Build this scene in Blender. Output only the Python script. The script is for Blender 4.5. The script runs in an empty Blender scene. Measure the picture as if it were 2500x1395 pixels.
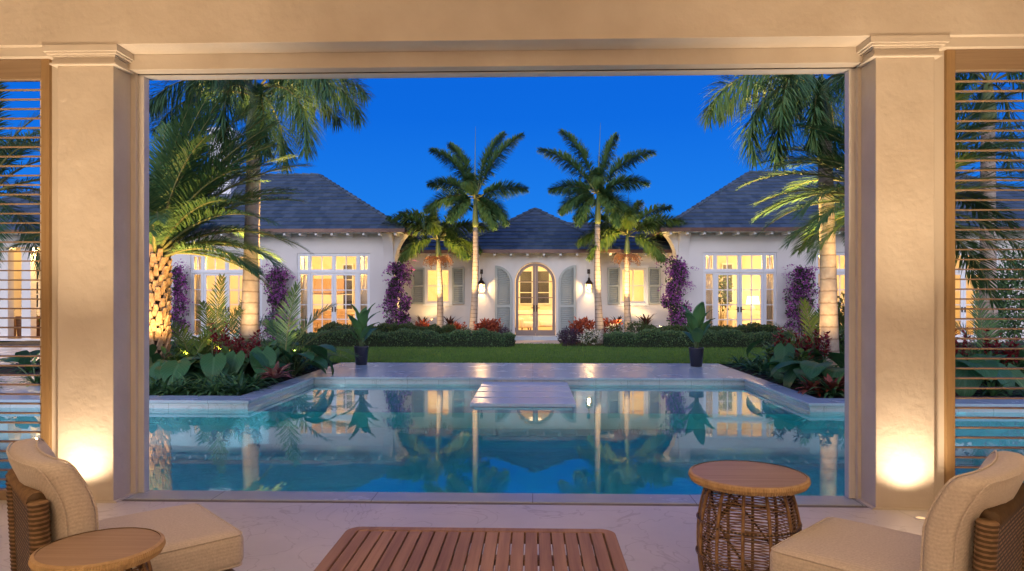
import bpy, bmesh, math, random
from mathutils import Vector, Matrix
random.seed(7)
V = Vector
PI = math.pi
sc = bpy.context.scene
COL = sc.collection
# ------------------------------------------------------------------ camera geometry (used to lay the place out)
F = 1700.0; EYE = 1.5; YAW = math.radians(1.7)
def ray(px, py):
    u = (px - 1250) / F; v = (730 - py) / F
    return V((-math.sin(YAW) + u * math.cos(YAW), math.cos(YAW) + u * math.sin(YAW), v))
def at(px, py, Y):
    r = ray(px, py); return V((0, 0, EYE)) + r * (Y / r.y)
def gnd(px, py, z=0.0):
    r = ray(px, py); return V((0, 0, EYE)) + r * ((z - EYE) / r.z)
def X(px, Y): return at(px, 730, Y).x
def Z(py, Y, px=1300): return at(px, py, Y).z

cam = bpy.data.cameras.new('camera'); camo = bpy.data.objects.new('camera', cam); COL.objects.link(camo)
camo.location = (0, 0, EYE); camo.rotation_euler = (PI / 2, 0, YAW)
cam.sensor_width = 36; cam.lens = 36 * F / 2500; cam.shift_y = 32.5 / 2500; cam.clip_end = 2000; cam.clip_start = 0.05
sc.camera = camo

# ------------------------------------------------------------------ mesh helper
ORG = {}
class MB:
    def __init__(s): s.v = []; s.f = []; s.u = []; s.m = []
    def add(s, vs, fs, mi=0, uv=None):
        b = len(s.v); s.v += [V(p) for p in vs]
        for k, f in enumerate(fs):
            s.f.append([i + b for i in f]); s.m.append(mi)
            s.u.append([uv[i] for i in f] if uv else None)
    def quad(s, a, b, c, d, mi=0, uv=None): s.add([a, b, c, d], [(0, 1, 2, 3)], mi, uv)
    def box(s, x0, x1, y0, y1, z0, z1, mi=0):
        x0, x1 = min(x0, x1), max(x0, x1); y0, y1 = min(y0, y1), max(y0, y1); z0, z1 = min(z0, z1), max(z0, z1)
        s.add([(x0,y0,z0),(x1,y0,z0),(x1,y1,z0),(x0,y1,z0),(x0,y0,z1),(x1,y0,z1),(x1,y1,z1),(x0,y1,z1)],
              [(0,3,2,1),(4,5,6,7),(0,1,5,4),(1,2,6,5),(2,3,7,6),(3,0,4,7)], mi)
    def tube(s, pts, rad, n=8, mi=0, cap=True, closed=False):
        pts = [V(p) for p in pts]; N = len(pts)
        if not hasattr(rad, '__len__'): rad = [rad] * N
        vs = []; uv = []; L = 0; prev = None
        for i, p in enumerate(pts):
            if closed: T = pts[(i + 1) % N] - pts[i - 1]
            else: T = pts[min(i + 1, N - 1)] - pts[max(i - 1, 0)]
            T.normalize()
            if prev is None:
                a = V((0, 0, 1)) if abs(T.z) < .9 else V((1, 0, 0)); A = T.cross(a).normalized()
            else:
                A = (prev - T * prev.dot(T)).normalized()
            prev = A; B = T.cross(A)
            if i: L += (p - pts[i - 1]).length
            for k in range(n):
                t = 2 * PI * k / n; vs.append(p + (A * math.cos(t) + B * math.sin(t)) * rad[i]); uv.append((k / n, L))
        fs = []
        for i in range(N if closed else N - 1):
            j = (i + 1) % N
            for k in range(n):
                l = (k + 1) % n; fs.append((i*n+k, i*n+l, j*n+l, j*n+k))
        if cap and not closed: fs.append(tuple(range(n - 1, -1, -1))); fs.append(tuple((N - 1) * n + k for k in range(n)))
        s.add(vs, fs, mi, uv)
    def lathe(s, prof, n=24, c=(0, 0, 0), mi=0):
        c = V(c); vs = []; uv = []
        for r, z in prof:
            for k in range(n):
                t = 2 * PI * k / n; vs.append(c + V((r * math.cos(t), r * math.sin(t), z))); uv.append((k / n, z))
        fs = []
        for i in range(len(prof) - 1):
            for k in range(n):
                l = (k + 1) % n; fs.append((i*n+k, i*n+l, (i+1)*n+l, (i+1)*n+k))
        s.add(vs, fs, mi, uv)
    def prism(s, poly, fn, d0, d1, mi=0):
        """poly: 2-d outline; fn(a,b,d) -> point"""
        n = len(poly); vs = [fn(a, b, d0) for a, b in poly] + [fn(a, b, d1) for a, b in poly]
        s.add(vs, [tuple(range(n))[::-1], tuple(range(n, 2 * n))] + [(i, (i+1) % n, n + (i+1) % n, n + i) for i in range(n)], mi)
    def band(s, cx, cz, r0, r1, a0, a1, y0, y1, n=20, mi=0):
        """arch band in the XZ plane between radii r0<r1, extruded y0..y1"""
        for i in range(n):
            t0 = a0 + (a1 - a0) * i / n; t1 = a0 + (a1 - a0) * (i + 1) / n
            p = [(cx + r * math.cos(t), cz + r * math.sin(t)) for t, r in ((t0, r0), (t0, r1), (t1, r1), (t1, r0))]
            vs = [(a, y0, b) for a, b in p] + [(a, y1, b) for a, b in p]
            fs = [(0,3,2,1),(4,5,6,7),(1,2,6,5),(0,4,7,3)]
            if i == 0: fs.append((0,1,5,4))
            if i == n - 1: fs.append((2,3,7,6))
            s.add(vs, fs, mi)
    def build(s, name, mats, parent=None, smooth=False, bevel=0, seg=2, org=None, solid=0):
        o0 = V(org) if org is not None else (ORG.get(parent.name, V((0,0,0))) if parent else V((0,0,0)))
        me = bpy.data.meshes.new(name); me.from_pydata([p - o0 for p in s.v], [], s.f)
        if not isinstance(mats, (list, tuple)): mats = [mats]
        for m in mats: me.materials.append(m)
        me.polygons.foreach_set('material_index', s.m)
        ul = me.uv_layers.new(name='UVMap'); flat = []
        for f, u in zip(s.f, s.u):
            for k in range(len(f)): flat += list(u[k]) if u else [0.0, 0.0]
        ul.data.foreach_set('uv', flat)
        if smooth: me.polygons.foreach_set('use_smooth', [True] * len(s.f))
        me.update(); me.validate()
        o = bpy.data.objects.new(name, me); COL.objects.link(o)
        if parent: o.parent = parent; ORG[o.name] = o0
        else: o.location = o0; ORG[o.name] = o0
        if solid: md = o.modifiers.new('thick', 'SOLIDIFY'); md.thickness = solid
        if bevel:
            md = o.modifiers.new('bevel', 'BEVEL'); md.width = bevel; md.segments = seg; md.limit_method = 'ANGLE'; md.angle_limit = .7
        return o

def tag(o, label=None, cat=None, group=None, kind=None):
    if label: o['label'] = label
    if cat: o['category'] = cat
    if group: o['group'] = group
    if kind: o['kind'] = kind
    return o
def thing(name, label, cat, loc=(0, 0, 0), group=None, local=False):
    o = bpy.data.objects.new(name, None); COL.objects.link(o); o.empty_display_size = .1
    o.location = loc; ORG[o.name] = V((0,0,0)) if local else V(loc)
    return tag(o, label, cat, group)
def dup(o, parent=None):
    c = o.copy(); COL.objects.link(c)
    if parent: c.parent = parent
    for ch in o.children: dup(ch, c)
    return c
def place(o, loc, rz=0, s=1.0, label=None):
    o.location = loc; o.rotation_euler = (0, 0, rz); o.scale = (s, s, s)
    if label: o['label'] = label
    return o

# ------------------------------------------------------------------ materials
def nt(name):
    m = bpy.data.materials.new(name); m.use_nodes = True; t = m.node_tree
    return m, t, t.nodes['Principled BSDF']
def N(t, kind, **kw):
    n = t.nodes.new(kind)
    for k, v in kw.items():
        if k in n.inputs.keys() and not hasattr(n, k): n.inputs[k].default_value = v
        else:
            try: setattr(n, k, v)
            except Exception: n.inputs[k].default_value = v
    return n
def ramp(t, stops):
    r = t.nodes.new('ShaderNodeValToRGB'); e = r.color_ramp.elements
    while len(e) < len(stops): e.new(.5)
    for k, (p, c) in enumerate(stops): e[k].position = p; e[k].color = (*c, 1) if len(c) == 3 else c
    return r
def pm(name, c0, c1=None, rough=.6, scale=3.0, bump=0.0, bscale=40.0, spec=.4, stretch=(1,1,1), detail=6, metal=0, bdist=.02):
    m, t, b = nt(name)
    b.inputs['Roughness'].default_value = rough; b.inputs['Metallic'].default_value = metal
    b.inputs['Specular IOR Level'].default_value = spec
    tc = N(t, 'ShaderNodeTexCoord'); mp = N(t, 'ShaderNodeMapping'); mp.inputs['Scale'].default_value = stretch
    t.links.new(tc.outputs['Object'], mp.inputs['Vector'])
    if c1:
        n = N(t, 'ShaderNodeTexNoise'); n.inputs['Scale'].default_value = scale; n.inputs['Detail'].default_value = detail
        t.links.new(mp.outputs[0], n.inputs['Vector'])
        r = ramp(t, [(.32, c0), (.68, c1)]); t.links.new(n.outputs['Fac'], r.inputs['Fac']); t.links.new(r.outputs['Color'], b.inputs['Base Color'])
    else: b.inputs['Base Color'].default_value = (*c0, 1)
    if bump:
        n2 = N(t, 'ShaderNodeTexNoise'); n2.inputs['Scale'].default_value = bscale; n2.inputs['Detail'].default_value = 5
        t.links.new(mp.outputs[0], n2.inputs['Vector'])
        bp = N(t, 'ShaderNodeBump'); bp.inputs['Strength'].default_value = bump; bp.inputs['Distance'].default_value = bdist
        t.links.new(n2.outputs['Fac'], bp.inputs['Height']); t.links.new(bp.outputs['Normal'], b.inputs['Normal'])
    return m
def leafm(name, cols, rough=.45, trans=.2, spec=.35):
    """foliage: colour differs from leaf to leaf; part of the light passes through"""
    m, t, b = nt(name); b.inputs['Roughness'].default_value = rough; b.inputs['Specular IOR Level'].default_value = spec
    g = N(t, 'ShaderNodeNewGeometry')
    r = ramp(t, [(i / max(1, len(cols) - 1), c) for i, c in enumerate(cols)])
    t.links.new(g.outputs['Random Per Island'], r.inputs['Fac']); t.links.new(r.outputs['Color'], b.inputs['Base Color'])
    if trans:
        tr = N(t, 'ShaderNodeBsdfTranslucent'); t.links.new(r.outputs['Color'], tr.inputs['Color'])
        mx = N(t, 'ShaderNodeMixShader'); mx.inputs[0].default_value = trans
        t.links.new(b.outputs[0], mx.inputs[1]); t.links.new(tr.outputs[0], mx.inputs[2])
        t.links.new(mx.outputs[0], t.nodes['Material Output'].inputs['Surface'])
    return m
def veined(m, cv, nv=9):
    t = m.node_tree; b = t.nodes['Principled BSDF']; src = b.inputs['Base Color'].links[0].from_socket
    tc = N(t, 'ShaderNodeTexCoord'); sp = N(t, 'ShaderNodeSeparateXYZ'); t.links.new(tc.outputs['UV'], sp.inputs[0])
    ab = N(t, 'ShaderNodeMath', operation='ABSOLUTE'); t.links.new(sp.outputs[0], ab.inputs[0])
    s = N(t, 'ShaderNodeMath', operation='MULTIPLY_ADD'); s.inputs[1].default_value = -.45; t.links.new(ab.outputs[0], s.inputs[0]); t.links.new(sp.outputs[1], s.inputs[2])
    k = N(t, 'ShaderNodeMath', operation='MULTIPLY'); k.inputs[1].default_value = nv; t.links.new(s.outputs[0], k.inputs[0])
    f = N(t, 'ShaderNodeMath', operation='FRACT'); t.links.new(k.outputs[0], f.inputs[0])
    r1 = ramp(t, [(0, (1,1,1)), (.12, (0,0,0)), (.88, (0,0,0)), (1, (1,1,1))]); t.links.new(f.outputs[0], r1.inputs['Fac'])
    r2 = ramp(t, [(0, (1,1,1)), (.07, (1,1,1)), (.12, (0,0,0))]); t.links.new(ab.outputs[0], r2.inputs['Fac'])
    mxv = N(t, 'ShaderNodeMath', operation='MAXIMUM'); t.links.new(r1.outputs[0], mxv.inputs[0]); t.links.new(r2.outputs[0], mxv.inputs[1])
    sc_ = N(t, 'ShaderNodeMath', operation='MULTIPLY'); sc_.inputs[1].default_value = .55; t.links.new(mxv.outputs[0], sc_.inputs[0])
    mx = N(t, 'ShaderNodeMixRGB'); mx.inputs[2].default_value = (*cv, 1); t.links.new(sc_.outputs[0], mx.inputs[0]); t.links.new(src, mx.inputs[1]); t.links.new(mx.outputs[0], b.inputs['Base Color'])
    bp = N(t, 'ShaderNodeBump'); bp.inputs['Strength'].default_value = .5; bp.inputs['Distance'].default_value = .006; bp.invert = True; t.links.new(mxv.outputs[0], bp.inputs['Height']); t.links.new(bp.outputs['Normal'], b.inputs['Normal'])
def emit(name, c, s):
    m, t, b = nt(name); b.inputs['Base Color'].default_value = (*c, 1); b.inputs['Emission Color'].default_value = (*c, 1); b.inputs['Emission Strength'].default_value = s
    return m
def glassm(name, tint=(1,1,1), rough=.01, ior=1.45):
    m, t, b = nt(name); t.nodes.remove(b)
    tr = N(t, 'ShaderNodeBsdfTransparent'); tr.inputs['Color'].default_value = (*tint, 1)
    gl = N(t, 'ShaderNodeBsdfGlossy'); gl.inputs['Roughness'].default_value = rough
    fr = N(t, 'ShaderNodeFresnel'); fr.inputs['IOR'].default_value = ior
    mx = N(t, 'ShaderNodeMixShader'); t.links.new(fr.outputs[0], mx.inputs[0]); t.links.new(tr.outputs[0], mx.inputs[1]); t.links.new(gl.outputs[0], mx.inputs[2])
    t.links.new(mx.outputs[0], t.nodes['Material Output'].inputs['Surface'])
    return m

M = {}
M['plaster'] = pm('warm_plaster', (.60,.53,.455), (.70,.635,.56), (.72), 1.8, .7, 13, .2, detail=9, bdist=.009)
M['plaster_s'] = pm('smooth_plaster', (.66,.60,.53), (.70,.64,.57), .7, 1.2, .06, 60, .25)
M['frame_paint'] = pm('pale_frame_paint', (.66,.64,.63), None, .4)
M['gap_shade_strip'] = pm('painted_gap_shade', (.05,.045,.045), None, .8)
M['house_wall'] = pm('white_render', (.64,.61,.58), (.70,.67,.64), .8, .7, .12, 30, .2)
M['white_paint'] = pm('white_paint', (.72,.73,.74), None, .4)
M['shutter'] = pm('sage_shutter_paint', (.31,.345,.33), (.35,.385,.37), .5, 2)
M['door'] = pm('taupe_door_paint', (.22,.165,.14), (.26,.2,.17), .45, 2)
M['copper'] = pm('brown_gutter', (.09,.045,.035), (.13,.07,.05), .4, 3, metal=.3)
M['bronze'] = pm('dark_bronze', (.04,.03,.025), None, .4, metal=.6)
M['room'] = pm('room_wall', (.78,.70,.55), (.82,.74,.60), .8, .8)
M['room_floor'] = pm('room_floor', (.45,.31,.18), (.55,.4,.25), .4, 2, stretch=(1,8,1))
M['linen'] = pm('linen', (.68,.60,.50), (.74,.66,.56), .85, 8)
M['curtain'] = pm('curtain', (.62,.52,.40), (.70,.60,.47), .9, 5)
M['darkwood'] = pm('dark_wood', (.12,.06,.03), (.2,.1,.05), .5, 4, stretch=(1,1,8))
M['lounge_wood'] = pm('warm_wood', (.38,.24,.13), (.46,.30,.17), .5, 4, stretch=(6,1,1))
M['track'] = pm('grey_track_metal', (.25,.24,.25), None, .45)
M['pot'] = pm('charcoal_glaze', (.022,.022,.035), (.03,.03,.045), .3, 5)
M['soil'] = pm('dark_soil', (.018,.013,.01), (.04,.028,.02), .95, 9, .8, 30, bdist=.05)
M['glass'] = glassm('window_glass')
M['lampglass'] = glassm('lantern_glass', (1,.95,.85))
M['bulb'] = emit('lamp_flame', (1,.72,.36), 30)
M['shade'] = emit('lit_lampshade', (1,.80,.48), 2.2)
M['lens'] = emit('uplight_lens', (1,.75,.42), .5)
M['ceil_glow'] = emit('lit_ceiling_lamp', (1,.80,.48), 1.6)

# oak of the louvre frames
def woodm(name, c0, c1, axis=2, rough=.5, fine=14, spec=.3, bump=.1):
    m, t, b = nt(name); b.inputs['Roughness'].default_value = rough; b.inputs['Specular IOR Level'].default_value = spec
    tc = N(t, 'ShaderNodeTexCoord'); mp = N(t, 'ShaderNodeMapping'); s = [fine * 4] * 3; s[axis] = fine * .12; mp.inputs['Scale'].default_value = s
    t.links.new(tc.outputs['Object'], mp.inputs['Vector'])
    n = N(t, 'ShaderNodeTexNoise'); n.inputs['Scale'].default_value = 1; n.inputs['Detail'].default_value = 6; n.inputs['Roughness'].default_value = .65
    t.links.new(mp.outputs[0], n.inputs['Vector'])
    g = N(t, 'ShaderNodeNewGeometry'); ad = N(t, 'ShaderNodeMath', operation='MULTIPLY_ADD'); ad.inputs[1].default_value = .28; 
    t.links.new(g.outputs['Random Per Island'], ad.inputs[0]); t.links.new(n.outputs['Fac'], ad.inputs[2])
    r = ramp(t, [(.38, c0), (.9, c1)]); t.links.new(ad.outputs[0], r.inputs['Fac']); t.links.new(r.outputs['Color'], b.inputs['Base Color'])
    bp = N(t, 'ShaderNodeBump'); bp.inputs['Strength'].default_value = bump; bp.inputs['Distance'].default_value = .004
    t.links.new(n.outputs['Fac'], bp.inputs['Height']); t.links.new(bp.outputs['Normal'], b.inputs['Normal'])
    return m
M['oak'] = woodm('oak_louvre', (.30,.19,.09), (.44,.29,.15), 2)
M['oak_h'] = woodm('oak_slat', (.28,.195,.125), (.40,.29,.19), 0)
M['teak'] = woodm('teak', (.20,.108,.07), (.40,.245,.165), 1, .5, 9, bump=.2)
M['table_top'] = woodm('tabletop_veneer', (.28,.185,.13), (.44,.31,.225), 0, .42, 12)

# rattan
def rattanm(name, c0, c1, kind, sc_=1.0):
    m, t, b = nt(name); b.inputs['Roughness'].default_value = .5; b.inputs['Specular IOR Level'].default_value = .35
    tc = N(t, 'ShaderNodeTexCoord')
    n = N(t, 'ShaderNodeTexNoise'); n.inputs['Scale'].default_value = 35; n.inputs['Detail'].default_value = 4
    t.links.new(tc.outputs['Object'], n.inputs['Vector'])
    r = ramp(t, [(.3, c0), (.7, c1)]); t.links.new(n.outputs['Fac'], r.inputs['Fac'])
    col = r.outputs['Color']
    if kind == 'weave':
        br = N(t, 'ShaderNodeTexBrick'); br.inputs['Scale'].default_value = 1
        br.inputs['Brick Width'].default_value = .05; br.inputs['Row Height'].default_value = .017; br.inputs['Mortar Size'].default_value = .0055; br.inputs['Mortar Smooth'].default_value = .5
        br.inputs['Color1'].default_value = (1,1,1,1); br.inputs['Color2'].default_value = (.75,.75,.75,1); br.inputs['Mortar'].default_value = (.06,.05,.04,1)
        t.links.new(tc.outputs['UV'], br.inputs['Vector'])
        mx = N(t, 'ShaderNodeMixRGB', blend_type='MULTIPLY'); mx.inputs[0].default_value = 1
        t.links.new(col, mx.inputs[1]); t.links.new(br.outputs['Color'], mx.inputs[2]); col = mx.outputs[0]
        bp = N(t, 'ShaderNodeBump'); bp.inputs['Strength'].default_value = .9; bp.inputs['Distance'].default_value = .006; bp.invert = True
        t.links.new(br.outputs['Fac'], bp.inputs['Height']); t.links.new(bp.outputs['Normal'], b.inputs['Normal'])
    if kind == 'wrap':
        sp = N(t, 'ShaderNodeSeparateXYZ'); t.links.new(tc.outputs['UV'], sp.inputs[0])
        mu = N(t, 'ShaderNodeMath', operation='MULTIPLY'); mu.inputs[1].default_value = 2 * PI / .018; t.links.new(sp.outputs[1], mu.inputs[0])
        si = N(t, 'ShaderNodeMath', operation='SINE'); t.links.new(mu.outputs[0], si.inputs[0])
        wr = ramp(t, [(0, (.35,.33,.3)), (.45, (1,1,1))]); t.links.new(si.outputs[0], wr.inputs['Fac'])
        mx = N(t, 'ShaderNodeMixRGB', blend_type='MULTIPLY'); mx.inputs[0].default_value = 1
        t.links.new(col, mx.inputs[1]); t.links.new(wr.outputs['Color'], mx.inputs[2]); col = mx.outputs[0]
    t.links.new(col, b.inputs['Base Color'])
    return m
M['rattan'] = rattanm('rattan_cane', (.22,.125,.065), (.38,.23,.12), 'cane')
M['rattan_rim'] = rattanm('rattan_rim', (.38,.25,.13), (.52,.36,.20), 'cane')
M['rattan_dark'] = rattanm('rattan_wrap', (.19,.115,.065), (.33,.21,.12), 'wrap')
M['weave'] = rattanm('rattan_weave', (.22,.13,.068), (.36,.225,.12), 'weave')

def fabricm(name, c0, c1, axis):
    m, t, b = nt(name); b.inputs['Roughness'].default_value = .9; b.inputs['Specular IOR Level'].default_value = .15
    try: b.inputs['Sheen Weight'].default_value = .2
    except Exception: pass
    tc = N(t, 'ShaderNodeTexCoord'); sp = N(t, 'ShaderNodeSeparateXYZ'); t.links.new(tc.outputs['Object'], sp.inputs[0])
    n = N(t, 'ShaderNodeTexNoise'); n.inputs['Scale'].default_value = 120; n.inputs['Detail'].default_value = 3
    t.links.new(tc.outputs['Object'], n.inputs['Vector'])
    yz = N(t, 'ShaderNodeMath', operation='ADD'); t.links.new(sp.outputs[1], yz.inputs[0]); t.links.new(sp.outputs[2], yz.inputs[1]); w = N(t, 'ShaderNodeMath', operation='MULTIPLY'); w.inputs[1].default_value = 2 * PI / .0155; t.links.new(yz.outputs[0], w.inputs[0])
    nn = N(t, 'ShaderNodeTexNoise'); nn.inputs['Scale'].default_value = 14; t.links.new(tc.outputs['Object'], nn.inputs['Vector'])
    wa = N(t, 'ShaderNodeMath', operation='MULTIPLY_ADD'); wa.inputs[1].default_value = 1.2; t.links.new(nn.outputs['Fac'], wa.inputs[0]); t.links.new(w.outputs[0], wa.inputs[2])
    s = N(t, 'ShaderNodeMath', operation='SINE'); t.links.new(wa.outputs[0], s.inputs[0])
    a = N(t, 'ShaderNodeMath', operation='MULTIPLY_ADD'); a.inputs[1].default_value = .09; t.links.new(s.outputs[0], a.inputs[0]); t.links.new(n.outputs['Fac'], a.inputs[2])
    r = ramp(t, [(.2, c0), (.8, c1)]); t.links.new(a.outputs[0], r.inputs['Fac']); t.links.new(r.outputs['Color'], b.inputs['Base Color'])
    bp = N(t, 'ShaderNodeBump'); bp.inputs['Strength'].default_value = .35; bp.inputs['Distance'].default_value = .003
    t.links.new(a.outputs[0], bp.inputs['Height']); t.links.new(bp.outputs['Normal'], b.inputs['Normal'])
    return m
M['fabric'] = fabricm('ribbed_linen', (.50,.44,.41), (.68,.61,.57), 1)

# stone paving with fine scratches and joints
def stonem(name, c0, c1, rough=.3, joint=None, veins=True, spec=.5):
    m, t, b = nt(name); b.inputs['Specular IOR Level'].default_value = spec
    tc = N(t, 'ShaderNodeTexCoord')
    n = N(t, 'ShaderNodeTexNoise'); n.inputs['Scale'].default_value = 1.7; n.inputs['Detail'].default_value = 8; n.inputs['Roughness'].default_value = .6; n.inputs['Distortion'].default_value = .6
    t.links.new(tc.outputs['Object'], n.inputs['Vector'])
    r = ramp(t, [(.3, c0), (.7, c1)]); t.links.new(n.outputs['Fac'], r.inputs['Fac']); col = r.outputs['Color']
    if veins:
        v = N(t, 'ShaderNodeTexNoise'); v.inputs['Scale'].default_value = 1.3; v.inputs['Detail'].default_value = 3; v.inputs['Distortion'].default_value = 2.4
        t.links.new(tc.outputs['Object'], v.inputs['Vector'])
        vr = ramp(t, [(.488, (1,1,1)), (.5, (.62,.6,.58)), (.512, (1,1,1))]); t.links.new(v.outputs['Fac'], vr.inputs['Fac'])
        mx = N(t, 'ShaderNodeMixRGB', blend_type='MULTIPLY'); mx.inputs[0].default_value = .55
        t.links.new(col, mx.inputs[1]); t.links.new(vr.outputs['Color'], mx.inputs[2]); col = mx.outputs[0]
    if joint:
        br = N(t, 'ShaderNodeTexBrick'); br.offset = .0; br.inputs['Scale'].default_value = 1; br.inputs['Brick Width'].default_value = joint[0]; br.inputs['Row Height'].default_value = joint[1]
        br.inputs['Mortar Size'].default_value = .004; br.inputs['Color1'].default_value = (1,1,1,1); br.inputs['Color2'].default_value = (.93,.93,.93,1); br.inputs['Mortar'].default_value = (.55,.53,.5,1)
        t.links.new(tc.outputs['Object'], br.inputs['Vector'])
        mx = N(t, 'ShaderNodeMixRGB', blend_type='MULTIPLY'); mx.inputs[0].default_value = 1
        t.links.new(col, mx.inputs[1]); t.links.new(br.outputs['Color'], mx.inputs[2]); col = mx.outputs[0]
    t.links.new(col, b.inputs['Base Color'])
    rr = N(t, 'ShaderNodeMath', operation='MULTIPLY_ADD'); rr.inputs[1].default_value = .25 if veins else .04; rr.inputs[2].default_value = rough - (.12 if veins else .02)
    t.links.new(n.outputs['Fac'], rr.inputs[0]); t.links.new(rr.outputs[0], b.inputs['Roughness'])
    bp = N(t, 'ShaderNodeBump'); bp.inputs['Strength'].default_value = .08 if veins else .015; bp.inputs['Distance'].default_value = .01
    t.links.new(n.outputs['Fac'], bp.inputs['Height']); t.links.new(bp.outputs['Normal'], b.inputs['Normal'])
    return m
M['patio'] = stonem('patio_stone', (.62,.60,.60), (.74,.71,.70), .36)
M['deck'] = stonem('deck_marble', (.41,.47,.52), (.46,.52,.57), .27, joint=(1.2, 1.55), veins=False, spec=.35)
M['slab'] = stonem('jetty_stone', (.58,.60,.64), (.66,.68,.72), .25, veins=False)
M['poolwall'] = stonem('pool_edge_stone', (.52,.54,.55), (.62,.64,.65), .35, joint=(.6, 9))
M['plaster_pool'] = pm('pool_plaster', (.22,.54,.56), (.30,.62,.62), .7, .8)
M['path'] = pm('path_stone', (.5,.42,.37), (.6,.5,.44), .6, 3)
M['lawn'] = pm('lawn_ground', (.075,.15,.032), (.13,.23,.06), .9, 2.2, .8, 60, .1, bdist=.03)
M['earth'] = pm('dark_ground', (.03,.05,.02), (.05,.07,.03), .95, .5)

# slate shingles
def slatem():
    m, t, b = nt('slate_shingle'); b.inputs['Roughness'].default_value = .55
    g = N(t, 'ShaderNodeNewGeometry'); tc = N(t, 'ShaderNodeTexCoord')
    n = N(t, 'ShaderNodeTexNoise'); n.inputs['Scale'].default_value = 6; n.inputs['Detail'].default_value = 6; t.links.new(tc.outputs['Object'], n.inputs['Vector'])
    a = N(t, 'ShaderNodeMath', operation='MULTIPLY_ADD'); a.inputs[1].default_value = .5; t.links.new(n.outputs['Fac'], a.inputs[0])
    h = N(t, 'ShaderNodeMath', operation='MULTIPLY'); h.inputs[1].default_value = .5; t.links.new(g.outputs['Random Per Island'], h.inputs[0]); t.links.new(h.outputs[0], a.inputs[2])
    r = ramp(t, [(.1, (.030,.050,.072)), (.85, (.088,.118,.150))]); t.links.new(a.outputs[0], r.inputs['Fac']); t.links.new(r.outputs['Color'], b.inputs['Base Color'])
    bp = N(t, 'ShaderNodeBump'); bp.inputs['Strength'].default_value = .3; bp.inputs['Distance'].default_value = .01; t.links.new(n.outputs['Fac'], bp.inputs['Height']); t.links.new(bp.outputs['Normal'], b.inputs['Normal'])
    return m
M['slate'] = slatem()

# ringed palm trunk: UV.y is metres along the trunk
def trunkm(name, c0, c1, ring, pitch):
    m, t, b = nt(name); b.inputs['Roughness'].default_value = .85; b.inputs['Specular IOR Level'].default_value = .15
    tc = N(t, 'ShaderNodeTexCoord'); sp = N(t, 'ShaderNodeSeparateXYZ'); t.links.new(tc.outputs['UV'], sp.inputs[0])
    n = N(t, 'ShaderNodeTexNoise'); n.inputs['Scale'].default_value = 9; n.inputs['Detail'].default_value = 6; t.links.new(tc.outputs['Object'], n.inputs['Vector'])
    r = ramp(t, [(.3, c0), (.7, c1)]); t.links.new(n.outputs['Fac'], r.inputs['Fac'])
    j = N(t, 'ShaderNodeMath', operation='MULTIPLY_ADD'); j.inputs[1].default_value = .05; t.links.new(n.outputs['Fac'], j.inputs[0]); t.links.new(sp.outputs[1], j.inputs[2])
    d = N(t, 'ShaderNodeMath', operation='DIVIDE'); d.inputs[1].default_value = pitch; t.links.new(j.outputs[0], d.inputs[0])
    fr = N(t, 'ShaderNodeMath', operation='FRACT'); t.links.new(d.outputs[0], fr.inputs[0])
    rr = ramp(t, [(0, ring), (.12, (1,1,1)), (.9, (1,1,1)), (1, ring)]); t.links.new(fr.outputs[0], rr.inputs['Fac'])
    mx = N(t, 'ShaderNodeMixRGB', blend_type='MULTIPLY'); mx.inputs[0].default_value = 1; t.links.new(r.outputs['Color'], mx.inputs[1]); t.links.new(rr.outputs['Color'], mx.inputs[2])
    t.links.new(mx.outputs[0], b.inputs['Base Color'])
    bp = N(t, 'ShaderNodeBump'); bp.inputs['Strength'].default_value = .5; bp.inputs['Distance'].default_value = .02; t.links.new(rr.outputs['Color'], bp.inputs['Height']); t.links.new(bp.outputs['Normal'], b.inputs['Normal'])
    return m
M['trunk'] = trunkm('ringed_trunk', (.30,.24,.19), (.42,.35,.28), (.42,.38,.34), .13)
M['trunk_big'] = trunkm('smooth_royal_trunk', (.34,.27,.22), (.46,.38,.31), (.6,.55,.5), .24)
M['boot'] = pm('palm_boot', (.22,.13,.07), (.42,.28,.17), .9, 14, .6, 60, .1)
M['bootcore'] = pm('palm_fibre', (.035,.022,.014), (.07,.045,.03), .95, 20)
M['shaft'] = pm('green_crown_shaft', (.11,.15,.045), (.17,.2,.07), .5, 4, stretch=(6,6,.6))
M['palm'] = leafm('palm_leaflet', [(.05,.12,.045),(.09,.18,.06),(.14,.22,.07)], .42)
M['palm_dark'] = leafm('dark_palm_leaflet', [(.04,.11,.055),(.07,.15,.065),(.11,.19,.075)], .4)
M['palm_lime'] = leafm('bright_palm_leaflet', [(.08,.15,.03),(.13,.20,.04),(.18,.24,.05)], .45, .3)
M['rachis'] = pm('frond_stalk', (.15,.16,.05), (.22,.2,.07), .6, 6)
M['fern'] = leafm('strap_leaf', [(.035,.09,.035),(.07,.16,.055),(.13,.24,.08)], .38)
M['ear'] = leafm('elephant_ear_leaf', [(.02,.075,.028),(.04,.12,.042),(.07,.17,.055)], .4, .22)
M['banana'] = leafm('broad_glossy_leaf', [(.06,.16,.05),(.09,.21,.065),(.12,.25,.08)], .35, .2, .5)
veined(M['ear'], (.10,.20,.09)); veined(M['banana'], (.10,.2,.06), 14)
M['hedge'] = leafm('hedge_leaf', [(.03,.075,.035),(.07,.14,.06),(.11,.19,.075),(.16,.25,.09)], .5, .15)
M['hedge_light'] = leafm('soft_hedge_leaf', [(.04,.075,.022),(.07,.11,.03),(.11,.15,.05)], .5, .2)
M['croton'] = leafm('croton_leaf', [(.17,.03,.02),(.26,.055,.03),(.35,.11,.07),(.12,.03,.03)], .4, .15)
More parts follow.
